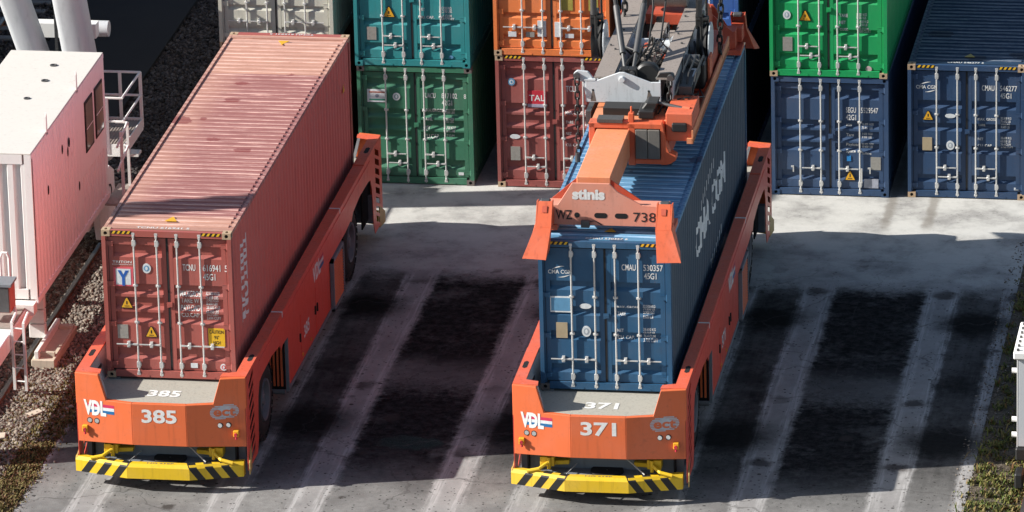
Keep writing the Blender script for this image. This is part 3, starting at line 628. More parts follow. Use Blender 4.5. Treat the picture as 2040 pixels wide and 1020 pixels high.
cOr = container('orange container with torn white paper on its doors', (4.65, ROW - .02, HC + .006), STD, mOr, 'wide', handles=((0, -1, .62), (1, -1, .62), (2, 1, .62), (3, 1, .62)), casting=c_tan, group='shipping containers')
plate(cOr, .92, .42, .18, .34, M_paper, 'torn_paper', .04); plate(cOr, 1.28, .42, .16, .32, M_paper, 'torn_paper', .04); plate(cOr, .30, .40, .17, .11, M_paper); plate(cOr, .67, .40, .18, .11, M_plate, 'data_plate'); plate(cOr, 1.50, .40, .18, .09, M_paper)
plate(cOr, 1.42, 1.0, .25, .3, plain('olive_notice', (.36, .30, .06), .6, var=.4), 'notice'); plate(cOr, 2.0, 1.0, .2, .3, MATS['olive_notice'], 'notice')
cBe = container('beige container above the far end of the oxide red one', (-1.19, ROW + .05, HC + .006), STD, mBei, 'wide', handles=H4(.58), casting=c_tan)
cBr = container('brown container under the beige one, mostly hidden by the oxide red container', (-1.19, ROW + .05, .004), HC, mBr, 'ribbed')
cBl = container('mid blue container behind the spreader, upper of its pair', (7.34, ROW, HC + .006), HC, mBl, 'wide', handles=H4(.62), sidemat=paint('gap_shade_blue_side', (.008, .012, .024), .7, .5, .2, .2, seed=18))  # side walls blackened in colour for the shade between the stacks
cBl2 = container('mid blue container hidden behind the ocean blue one, lower of its pair', (7.34, ROW, .004), HC, mBl, 'ribbed', sidemat=MATS['gap_shade_blue_side'])
cS = container('navy container with a warning triangle low on its right door, under the bright green one', (10.44, ROW + .02, .004), STD, mNavy, 'ribbed', casting=mNavy, handles=((1, -1, .60), (2, 1, .60)), texts=[
    ('SEGU', 1.55, 1.82, .115, .21), ('5529547', 1.86, 1.82, .115, .36), ('42G1', 1.55, 1.66, .115, .21)] + weights([('MGW', 1.50, '32 500  KGS', '71 650  LBS'), ('Tare', 1.29, '3 630  KGS', '8 000  LBS'), ('Payload', 1.08, '28 870  KGS', '63 650  LBS'), ('Space', .95, '', 'Cu.Mètres')], x=1.55, xn=1.88, h=.06, hn=.045))
tri_sign(cS, 1.63, .34, .24); plate(cS, 2.06, .58, .21, .28, M_plate, 'data_plate'); plate(cS, 1.56, .76, .09, .12, plain('sky_sticker', (.02, .20, .50), .5)); plate(cS, 1.92, .18, .30, .20, plain('torn_label', (.36, .38, .44), .6, var=.6), 'torn_label')
for x in (.58, 1.86): MB().box(x, x + .03, .0, .024, .30, .62).build('folded_handle', M_galv, cS)
for x in (.40, 2.0): MB().box(x, x + .06, .03, .058, .60, .63).box(x + .035, x + .06, .03, .058, .50, .60).build('handle_hook', M_galv, cS)
cG = container('bright green container stacked on the navy one', (10.42, ROW, STD + .008), HC, mGr, 'wide', handles=H2, casting=c_tan, texts=weights([('TARE', 1.30, '3.820 KG', '8.420 LB'), ('NET', 1.15, '28.680 KG', '63.230 LB'), ('CUBE', .99, '76.4 CU.M', '2.700 CU.FT')], x=1.45, xn=1.80, h=.07, hn=.055))
tri_sign(cG, .74, 1.20, .26); disc(cG, .36, 1.32, .08, .095, M_paper, ring=plain('seal_grey', (.30, .36, .42), .5)); plate(cG, .27, .54, .20, .30, M_plate, 'data_plate'); disc(cG, 2.05, .19, .065, .06, plain('pink_sticker', (.55, .40, .40), .5))
cC = container('dark blue container with its roof in view, at the far right of the row', (13.27, ROW + .10, .004), HC, mNb, 'panelled', rC, stripes=True, casting=c_tan, handles=H2, texts=[
    ('CMAU', 1.53, 2.35, .115, .26), ('546277', 1.90, 2.35, .115, .36), ('3', 2.33, 2.35, .105, .06), ('45G1', 1.91, 2.19, .115, .23), ('CMA CGM', .17, 2.36, .075, .44)] +
    weights([('MAX. GROSS', 1.70, '32.500 KG', '71.650 LB'), ('TARE', 1.56, '3.900 KG', '8.600 LB'), ('NET', 1.27, '28.600 KG', '63.050 LB'), ('CU. CAP.', 1.13, '76.4 CUM', '2.700 CUFT')], x=1.45, xn=1.92, h=.055, hn=.05))
arc(cC, [(.25 + i * .022, 2.45 + .055 * math.sin(i / 10 * 1.6)) for i in range(11)], .022, dfr); arc(cC, [(.36 + i * .022, 2.34 - .05 * math.sin((10 - i) / 10 * 1.6)) for i in range(11)], .022, dfr)
tri_sign(cC, .42, 1.68, .23); disc(cC, .88, 1.78, .11, .045, M_paper); disc(cC, .88, 1.14, .085, .10, M_paper, ring=MATS['pale_grey']); plate(cC, .30, 1.02, .20, .28, MATS['brass_plate'], 'data_plate'); plate(cC, 2.20, .20, .10, .05, M_paper)
MB().prism([(1.12, .62), (1.34, .62), (1.23, .84)], 'z', HC - .012, HC - .004).build('warning_sign', plain('faded_yellow', (.40, .30, .08), .6), cC)
letter(cC, 'CMAU 546277 3', M_white, lambda a, b, d: (a, b, HC - .0055), (.80, .19), .085, .75)

# ------------------------------------------------------------------ automated carriers
mO = paint('carrier_orange', (.64, .135, .044), .45, .34, .20, .22, seed=20)
mOs = paint('carrier_orange_shade_tint', (.68, .090, .058), .40, .30, .15, .20, seed=21)  # redder copy of the orange: the sides' shade tint is in the colour
mOtop = paint('carrier_orange_worn_top', (.62, .11, .055), .5, .55, .45, .35, seed=22, scale=2.2)
mDeck = paint('deck_grey', (.36, .345, .295), .65, .65, .35, .3, seed=23, scale=2.4)
mChas = paint('chassis_grey', (.12, .125, .13), .6, .5, .2, .3, seed=24)
mFrame = paint('frame_grey', (.17, .19, .21), .5, .35, .15, .2, seed=25)
mInner = paint('inner_guide_grey', (.30, .31, .33), .5, .5, .4, .3, seed=26)
mBump = paint('bumper_yellow', (.70, .45, .015), .48, .42, .30, .25, seed=27)
mTyre = plain('tyre_rubber', (.022, .020, .019), .85, var=.5, scale=6)
mRim = paint('rim_grey', (.13, .135, .15), .5, .4, .2, .2, seed=28)
mLamp = plain('lamp_glass', (.62, .64, .63), .12, .3, .15)
mLogo = plain('logo_grey', (.46, .47, .50), .55, var=.2)
HW, XC = 1.60, 1.219
FY = {-HW: -1.0, -.50: -1.25, .515: -1.25, HW: -1.0}        # front outline
def front_y(x):
    k = sorted(FY); return float(np.interp(x - XC, k, [FY[q] for q in k]))
def carrier(num, label, loc, rz, prefix_y=0.):
    root = thing('automated_carrier', label, 'vehicle', loc, rz, 'automated container carriers')
    def flip(mb, fx, fy):
        return mb.xf(lambda p: (2 * XC - p[0] if fx else p[0], LEN - p[1] if fy else p[1], p[2]))
    xo = XC + HW                                                # outer right side
    DZ = 1.715                                                  # deck height
    # chassis tub and deck
    MB().box(.05, W - .05, -.80, LEN + .80, 1.02, DZ - .03).box(.35, W - .35, .2, LEN - .2, .55, 1.02).box(XC - HW + .14, XC + HW - .14, 3.3, LEN - 3.6, .50, 1.60).build('chassis', mChas, root)
    MB().box(-.06, W + .06, -.98, LEN + .98, DZ - .03, DZ).build('deck', mDeck, root)
    for x0 in (.02, W - .24):
        for y0 in (.02, LEN - .24): MB().box(x0, x0 + .22, y0, y0 + .22, DZ, 1.752).build('container_support', mChas, root)
    for fy in (0, 1):
        # three-facet nose
        def facet(xa, xb, poly, nm):
            m = MB(); n = len(poly); ya, yb = front_y(xa), front_y(xb)
            yy = lambda x: ya + (yb - ya) * (x - xa) / (xb - xa)
            m.add([(x, yy(x), z) for x, z in poly] + [(x, yy(x) + .10, z) for x, z in poly], [tuple(range(n)), tuple(range(n, 2 * n))[::-1]] + [(i, (i + 1) % n, n + (i + 1) % n, n + i) for i in range(n)])
            return flip(m, 0, fy).build(nm, mO, root, bevel=.008)
        l, a, b, r = XC - HW, XC - .50, XC + .515, XC + HW
        S = DZ + .006
        facet(l, a, [(l + .02, .855), (a, .905), (a, S), (.215, S), (.075, 2.205), (l, 2.205), (l, 1.60), (l + .02, 1.60)], 'nose_panel')
        facet(a, b, [(a, .905), (b, .905), (b, S), (a, S)], 'nose_panel')
        facet(b, r, [(b, .905), (r - .02, .855), (r - .02, 1.60), (r, 1.60), (r, 2.205), (2 * XC - .075, 2.205), (2 * XC - .215, S), (b, S)], 'nose_panel')
        flip(MB().prism([(.0, -.97), (a, -1.15), (b, -1.15), (W, -.97), (W, -.9), (0, -.9)], 'z', DZ - .02, DZ + .003), 0, fy).build('deck_edge', mDeck, root)
        for fx in (0, 1):
            # corner guide: inner sheet, capped top with a slot
            m = MB().hexa([(2 * XC - .20, -1.0, DZ), (2 * XC - .14, -1.0, DZ), (2 * XC - .14, -.90, DZ), (2 * XC - .20, -.90, DZ)], [(2 * XC - .075, -1.0, 2.19), (2 * XC - .02, -1.0, 2.19), (2 * XC - .02, -.90, 2.19), (2 * XC - .075, -.90, 2.19)])
            flip(m, fx, fy).build('corner_brace', mInner, root)
            m = MB().hexa([(2.50, -.9, DZ), (2.54, -.9, DZ), (2.54, .9, DZ), (2.50, .9, DZ)], [(2.62, -.9, 2.196), (2.66, -.9, 2.196), (2.64, .9, 2.15), (2.60, .9, 2.15)])
            flip(m, fx, fy).build('guide_plate', mInner, root)
            m = MB().prism([(2.345, -.985), (xo, -.935), (xo, .95), (2.60, .95), (2.60, -.72), (2.36, -.80)], 'z', 2.190, 2.212); g = flip(m, fx, fy).build('guide_cap', mOtop, root)
            flip(MB().prism([(2.675, -.10), (2.72, -.15), (2.765, -.10), (2.765, .18), (2.72, .23), (2.675, .18)], 'z', 2.2085, 2.2145), fx, fy).build('cap_slot', M_dark, g)
            # louvred corner skirt
            sk = MB(); xi = xo - .014; y0, ya, yb, y1, zb, zt = -.99, -.72, -.28, .08, .38, 2.19
            sk.prism([(y0, zb), (ya, zb), (ya, zt), (y0, zt)], 'x', xi, xo - .001)
            sk.prism([(yb, zb), (-.10, zb), (y1 - .04, .62), (y1, 1.1), (y1 + .05, 1.42), (y1 + .20, 1.66), (y1 + .20, zt), (yb, zt)], 'x', xi, xo - .001)
            sl = .42; p = .205; zs = [.40 + i * p for i in range(8)]; hole = .128
            for i, z in enumerate(zs):
                lo = z + hole - p if i else zb - sl * .44; hi = z
                A_, B_ = (max(lo, zb), max(lo + sl * .44, zb)), (hi, hi + sl * .44)
                if i == 0: A_ = (zb, zb)
                sk.prism([(ya, A_[0]), (yb, A_[1]), (yb, B_[1]), (ya, B_[0])], 'x', xi, xo - .001)
            sk.prism([(ya, zs[-1] + hole), (yb, zs[-1] + hole + sl * .44), (yb, zt), (ya, zt)], 'x', xi, xo - .001)
            flip(sk, fx, fy).build('corner_skirt', mOs, root)
            flip(MB().box(xi - .25, xi - .22, -.9, .05, .50, 2.0), fx, fy).build('skirt_liner', M_dark, root)
        # bumper
        bp = [(-.43, -1.06), (XC - .62, -1.36), (XC + .56, -1.36), (2 * XC + .30, -1.06)]; z0, z1 = .285, .565; m = MB(); th = .16
        vs = [(x, y, z0) for x, y in bp] + [(x, y, z1 - .06) for x, y in bp] + [(x, y + .05, z1) for x, y in bp] + [(x, y + th, z1) for x, y in bp] + [(x, y + th, z0) for x, y in bp]
        fs = [(r_ * 4 + i, r_ * 4 + i + 1, ((r_ + 1) % 5) * 4 + i + 1, ((r_ + 1) % 5) * 4 + i) for r_ in range(5) for i in range(3)] + [(0, 4, 8, 12, 16), (3, 7, 11, 15, 19)]
        bm_ = flip(m.add(vs, fs), 0, fy).build('bumper', mBump, root)
        if not fy: letter(bm_, 'NO STEP', mChas, lambda a, b, d: (a, b, z1 + .003), (XC - .25, -1.29), .05, .5)
        def seg(i, t): return tuple(bp[i][k] + (bp[i + 1][k] - bp[i][k]) * t for k in (0, 1))
        for i, ts in ((0, (.10, .40, .70)), (2, (.90, .60, .30))):
            for t_ in ts:
                d = .15 if i == 0 else -.15; e = .155 if i == 0 else -.155
                q = [seg(i, t_ - (0 if i == 0 else 0)), seg(i, t_ + d), seg(i, t_ + d + e), seg(i, t_ + e)]
                f_ = .003
                # bottom edge q0..q1, top edge shifted towards the middle of the vehicle
                m = MB().add([(q[0][0], q[0][1] - f_, z0), (q[1][0], q[1][1] - f_, z0), (q[2][0], q[2][1] - f_, z1 - .059), (q[3][0], q[3][1] - f_, z1 - .059),
                              (q[2][0] + d * .25, q[2][1] + .05 - f_, z1 + f_), (q[3][0] + d * .25, q[3][1] + .05 - f_, z1 + f_), (q[2][0] + d * .5, q[2][1] + th, z1 + f_), (q[3][0] + d * .5, q[3][1] + th, z1 + f_)],
                             [(0, 1, 2, 3), (3, 2, 4, 5), (5, 4, 6, 7)])
                flip(m, 0, fy).build('bumper_stripe', M_blackp, bm_)
        # bumper mounts and the dark bay behind
        flip(MB().box(-.28, W + .28, -.72, -.60, .42, 1.0).box(.1, W - .1, -1.05, -.6, .46, .50), 0, fy).build('bay_wall', mFrame, root)
        flip(MB().lathe([(0, .02), (.0, .30), (.03, .31), (.07, .30), (.07, .02)], (XC + .1, -.86, .47), 'z', 28), 0, fy).build('sensor_disc', M_black, root)
        for fx in (0, 1):
            flip(MB().box(.10, .36, -.98, -.62, .62, .80).prism([(.36, -.9), (.62, -.85), (.62, -.65), (.36, -.65)], 'z', .62, .70), fx, fy).build('bumper_bracket', mBump, root, bevel=.006)
            flip(MB().tube([(.28, -.98, .72), (.10, -1.12, .62), (-.12, -1.14, .575)], .035, 8), fx, fy).build('bumper_arm', mBump, root)
            flip(MB().cyl((.27, -1.0, .58), (.27, -1.0, .80), .035, 8), fx, fy).build('arm_pin', mBump, root)
            flip(MB().hexa([(-.42, -1.04, .32), (-.40, -1.04, .32), (-.36, -.65, .32), (-.38, -.65, .32)], [(-.42, -1.04, .55), (-.40, -1.04, .55), (-.36, -.65, .80), (-.38, -.65, .80)]), fx, fy).build('bumper_cheek', paint('cheek_ochre', (.45, .30, .10), .5, .4, .2), root)
        for p0, p1 in (((.75, -.75, .60), (.62, -1.2, .57)), ((1.55, -.72, .82), (2.05, -1.15, .58))): flip(MB().cyl(p0, p1, .012, 6), 0, fy).build('spring_rod', M_galv, root)
        # lamps, emergency stops
        for xs_ in ((-.12, .02), (2.34, 2.49)):
            for x in xs_:
                o = flip(MB().lathe([(-.012, .0), (-.012, .040), (.02, .046)], (x, front_y(x) - .005, 1.30), 'y', 16), 0, fy).build('head_lamp', mLamp, root, smooth=True)
                flip(MB().lathe([(-.004, .046), (-.010, .052), (.02, .056)], (x, front_y(x) - .004, 1.30), 'y', 16), 0, fy).build('lamp_ring', M_blackp, o)
        for x in (-.215, 2.63):
            y = front_y(x); o = flip(MB().box(x - .05, x + .05, y - .075, y + .01, 1.08, 1.20), 0, fy).build('emergency_stop', plain('estop_yellow', (.75, .36, .02), .45), root, bevel=.008)
            flip(MB().cyl((x, y - .11, 1.13), (x, y - .07, 1.13), .032, 10).cyl((x, y - .05, 1.03), (x, y - .05, 1.08), .022, 8), 0, fy).build('stop_button', M_red, o)
    # side girders, arches
    for fx in (0, 1):
        xi = xo - .03
        arch = [(.28, 1.66), (.55, 1.70), (1.5, 1.72), (2.25, 1.64), (2.42, 1.50), (2.52, 1.56), (3.15, 1.52)]
        low = arch + [(LEN - y, z) for y, z in arch[::-1]]
        m = MB().prism(low + [(LEN - .28, 2.19), (.28, 2.19)], 'x', xi, xo)
        g = flip(m, fx, 0).build('side_girder', mOs, root)
        flip(MB().box(2.60, xo - .004, .95, LEN - .95, 2.165, 2.196), fx, 0).build('girder_top', mOtop, root)
        flip(MB().box(2.60, 2.625, .95, LEN - .95, DZ, 2.16), fx, 0).build('girder_inner', mInner, root)
        flip(MB().box(xo - .03, xo + .012, .3, LEN - .3, 2.06, 2.085), fx, 0).build('girder_lip', mOs, root)
        for y in (2.55, 8.55): flip(MB().box(2.61, xo + .002, y, y + .05, 2.197, 2.201).box(xo + .0005, xo + .003, y, y + .05, 2.09, 2.20), fx, 0).build('position_mark', M_white, root)
        flip(MB().box(xo - .9, xo - .10, .3, 2.9, 1.62, 1.66).box(xo - .9, xo - .10, LEN - 2.9, LEN - .3, 1.62, 1.66), fx, 0).build('arch_liner', M_dark, root)
        # middle bay: doors in a grey frame
        y0, y1, zb, zt = 3.16, 8.78, .42, 1.53; xm = xo - .035
        flip(MB().box(xm - .25, xm - .012, y0, y1, zb, zt), fx, 0).build('bay_body', mOs, root)
        flip(MB().box(xm - .05, xm + .006, y0, y1, zb - .03, zb + .05).box(xm - .05, xm + .006, y0 - .04, y0 + .03, zb - .03, zt).box(xm - .05, xm + .006, y1 - .06, y1 + .02, zb - .03, zt), fx, 0).build('bay_frame', mFrame, root)
        for q0, q1 in ((y0 + .05, 4.42), (4.50, 5.98), (6.0, 7.46)):
            d = flip(MB().box(xm - .03, xm + (.002 if q0 < 6 else .004), q0, q1, zb + .07, zt - .03), fx, 0).build('bay_door', mOs, root, bevel=.006)
            hy = q1 - .09 if q0 < 5.99 else q0 + .09
            flip(MB().box(xm, xm + .03, hy - .02, hy + .02, .95, 1.12), fx, 0).build('door_handle', M_blackp, d)
        for y in (4.55, 5.4): flip(MB().box(xm, xm + .012, y, y + .05, .58, .64), fx, 0).build('inspection_tag', M_mustard, root)
        v0, v1 = 7.55, 8.72
        vf = flip(MB().box(xm, xm + .07, v0, v0 + .09, zb - .02, zt - .05).box(xm, xm + .07, v1 - .05, v1, zb - .02, zt - .05).box(xm, xm + .07, v0, v1, zt - .12, zt - .05).box(xm, xm + .07, v0, v1, zb - .02, zb + .03), fx, 0).build('vent_frame', mFrame, root)
        sm = MB().hexa([(xm + .01, v0 + .09, 0), (xm + .055, v0 + .09, -.03), (xm + .055, v1 - .05, -.03), (xm + .01, v1 - .05, 0)], [(xm + .01, v0 + .09, .012), (xm + .055, v0 + .09, -.018), (xm + .055, v1 - .05, -.018), (xm + .01, v1 - .05, .012)])
        me = flip(sm, fx, 0).mesh('vent_slat', mO)
        for i in range(16): ob('vent_slat', me, vf, (0, 0, zb + .07 + i * .056))
        # front-facing grille of the bay behind the wheel
        gx0 = xo - .62
        flip(MB().box(gx0, xo - .10, y0 - .02, y0 + .02, zb, zt), fx, 0).build('grille_back', M_dark, root)
        gm = flip(MB().box(gx0, gx0 + .035, y0 - .07, y0 - .02, zb + .08, zt), fx, 0).mesh('grille_bar', mO)
        for i in range(7): ob('grille_bar', gm, root, ((-1 if fx else 1) * i * .074, 0, 0))
        flip(MB().cyl((gx0 - .1, y0 - .15, zb), (xo - .08, y0 - .15, zb), .05, 10), fx, 0).build('drain_pipe', mChas, root)
        # wheels
        for wy in (1.62, LEN - 1.62):
            r, wd_ = .775, .52; cx = xo - .18
            def tyre():
                m = MB(); pr = [(-wd_, .40), (-wd_ - .01, .55), (-wd_ + .02, .69), (-wd_ + .07, r - .02), (-.07, r - .02), (-.02, .69), (.01, .55), (0, .46), (-.03, .40)]
                m.lathe(pr, (0, 0, 0), 'x', 44)
                for k in range(30):
                    a = 2 * math.pi * k / 30
                    for s0, s1, sh in ((-.26, .003, 0), (-wd_ - .003, -.26, math.pi / 30)):
                        da = .062; q = []
                        for rr in (r - .07, r + .012):
                            for xx, ao in ((s0, -da), (s1, -da), (s1, da), (s0, da)):
                                in_ = .0 if rr < r else (.02 if xx in (.003, -wd_ - .003) else 0)
                                q.append((xx - in_ * (1 if xx > -.2 else -1), math.cos(a + sh + ao) * rr, math.sin(a + sh + ao) * rr))
                        m.hexa(q[:4], q[4:])
                return m.mesh('wheel', mTyre, smooth=True)
            def rim():
                m = MB(); m.lathe([(-.03, .41), (.012, .40), (.0, .36), (-.10, .33), (-.13, .22), (-.06, .19), (-.05, .12), (-.02, .10), (-.02, .0)], (0, 0, 0), 'x', 32)
                for k in range(10):
                    a = 2 * math.pi * k / 10; m.cyl((-.13, math.cos(a) * .265, math.sin(a) * .265), (-.085, math.cos(a) * .265, math.sin(a) * .265), .018, 6)
                return m.mesh('rim', mRim, smooth=True)
            wo = ob('wheel', cached('tyre', tyre), root, (2 * XC - cx if fx else cx, wy, r + .012), scale=(-1 if fx else 1, 1, 1)); ob('rim', cached('rim', rim), wo)
            flip(MB().cyl((XC + .2, wy, .79), (cx - .1, wy, .79), .16, 10), fx, 0).build('axle_hub', mChas, root)
    # writing
    nf = lambda a, b, d: (a, front_y(a) - .004, b); MW = M_white
    letter(root, num, MW, nf, (XC + .01, 1.365), .245, .66, bold=.03, centre=True)
    letter(root, num, MW, lambda a, b, d: (a, b, DZ + .006), (XC + .0, -.82), .30, .62, bold=.03, centre=True)
    ce = nf                                                                     # the striped emblem on the right facet
    def oval(cx_, cz, rx, rz, mat, lift, n=20): return MB().add([(cx_ + rx * math.cos(2 * math.pi * k / n), front_y(cx_) + (front_y(cx_ + .3) - front_y(cx_)) / .3 * rx * math.cos(2 * math.pi * k / n) - lift, cz + rz * math.sin(2 * math.pi * k / n)) for k in range(n)], [tuple(range(n))])
    ex, ez = 2.43, 1.565
    for j, (ox, oz) in enumerate(((-.08, -.012), (.075, .012))):
        m = MB(); nst = 9
        for k in range(nst):
            zc = -.135 + .27 * (k + .5) / nst; hx = .185 * math.sqrt(max(0, 1 - (zc / .140) ** 2)); x0_, x1_ = ex + ox - hx, ex + ox + hx; l_ = .004 + .001 * j
            m.add([(x0_, front_y(x0_) - l_, ez + oz + zc - .0105), (x1_, front_y(x1_) - l_, ez + oz + zc - .0105), (x1_, front_y(x1_) - l_, ez + oz + zc + .0105), (x0_, front_y(x0_) - l_, ez + oz + zc + .0105)], [(0, 1, 2, 3)])
        m.build('emblem', mLogo, root)
    oval(ex, ez, .135, .115, mLogo, .0058).build('emblem_overlap', mLogo, root)
    letter(root, 'ect', mO, lambda a, b, d: (a, front_y(a) - .0075, b), (ex, ez - .075), .17, .40, bold=.03, centre=True)
    # maker's mark with flag on the left facet
    vx, vz = -.21, 1.45
    fl = lambda x0_, x1_, z0_, z1_, mat, nm: MB().add([(x0_, front_y(x0_) - .003, z0_), (x1_, front_y(x1_) - .003, z0_), (x1_, front_y(x1_) - .003, z1_), (x0_, front_y(x0_) - .003, z1_)], [(0, 1, 2, 3)]).build(nm, mat, root)
    fl(-.16, .37, vz + .125, vz + .185, plain('flag_red', (.52, .03, .09), .5), 'flag_band'); fl(-.16, .37, vz + .065, vz + .125, M_paper, 'flag_band'); fl(-.16, .37, vz + .005, vz + .065, plain('flag_blue', (.01, .13, .32), .5), 'flag_band')
    letter(root, 'VDL', MW, lambda a, b, d: (a, front_y(a) - .006, b), (vx - .02, vz - .03), .27, .44, bold=.045)
    xs_ = xo + .002
    letter(root, 'VDL', MW, lambda a, b, d: (xs_, a, b), (5.65, 1.66), .30, .78, bold=.045)
    for k, (mn, zz) in enumerate((('flag_red', 1.86), ('white_sticker', 1.80), ('flag_blue', 1.70))): MB().add([(xs_ - .001, 6.25, zz), (xs_ - .001, 6.75, zz), (xs_ - .001, 6.75, zz + .08), (xs_ - .001, 6.25, zz + .08)], [(0, 1, 2, 3)]).build('flag_band', MATS[mn], root)
    letter(root, num, MW, lambda a, b, d: (xo - .030, a, b), (4.75, .88), .24, .55, bold=.03)
    return root
carrier('385', 'orange automated carrier with the number 385 under the oxide red container', (0, 0, 0), 0)
carrier('371', 'orange automated carrier with the number 371 under the ocean blue container', (B0[0], B0[1], 0), BY)

# ------------------------------------------------------------------ spreader on the blue container
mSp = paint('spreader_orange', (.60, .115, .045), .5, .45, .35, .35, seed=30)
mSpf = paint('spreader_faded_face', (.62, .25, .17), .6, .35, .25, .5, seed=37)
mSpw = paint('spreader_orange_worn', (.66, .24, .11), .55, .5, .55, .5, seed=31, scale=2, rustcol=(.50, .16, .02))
mSpd = paint('spreader_red_shade', (.46, .075, .035), .55, .5, .35, .3, seed=32, scale=1.6)
mHb = paint('headblock_white', (.52, .55, .57), .5, .50, .50, .2, seed=33, scale=1.5, rustcol=(.14, .08, .05))
mHbd = paint('headblock_grimy', (.25, .215, .19), .7, .9, .7, .3, seed=34, scale=3.2, rustcol=(.07, .045, .04))
mGrease = plain('greased_steel', (.03, .03, .03), .45, .3, .4, 12)
mSteel = paint('worn_steel', (.10, .10, .10), .45, .5, .3, .3, .5, seed=35, scale=2)
mWood = paint('grey_timber', (.13, .12, .105), .8, .5, .1, .4, seed=36, scale=2)
T0 = 1.752 + HC
def link_mesh(r, w, l):
    m = MB(); P = []
    for k in range(12):
        a = 2 * math.pi * k / 12; P.append((math.cos(a) * w, 0, math.sin(a) * w + (l if math.sin(a) > .01 else -l if math.sin(a) < -.01 else 0)))
    m.tube(P, r, 6, closed=True); return m.mesh('chain_link', mGrease, smooth=True)
def chain(par, p0, p1, r=.018, w=.042, l=.045):
    lm = cached(('link', r, w, l), lambda: link_mesh(r, w, l)); p0, p1 = Vector(p0), Vector(p1); d = p1 - p0; step = 2 * (w + l) - 2 * r; n = max(1, round(d.length / step))
    q = d.to_track_quat('Z', 'Y')
    for i in range(n):
        o = ob('chain_link', lm, par, p0 + d * (i + .5) / n); o.rotation_mode = 'QUATERNION'
        from mathutils import Quaternion
        o.rotation_quaternion = q @ Quaternion((0, 0, 1), R(90 * (i % 2) + random.uniform(-12, 12)))
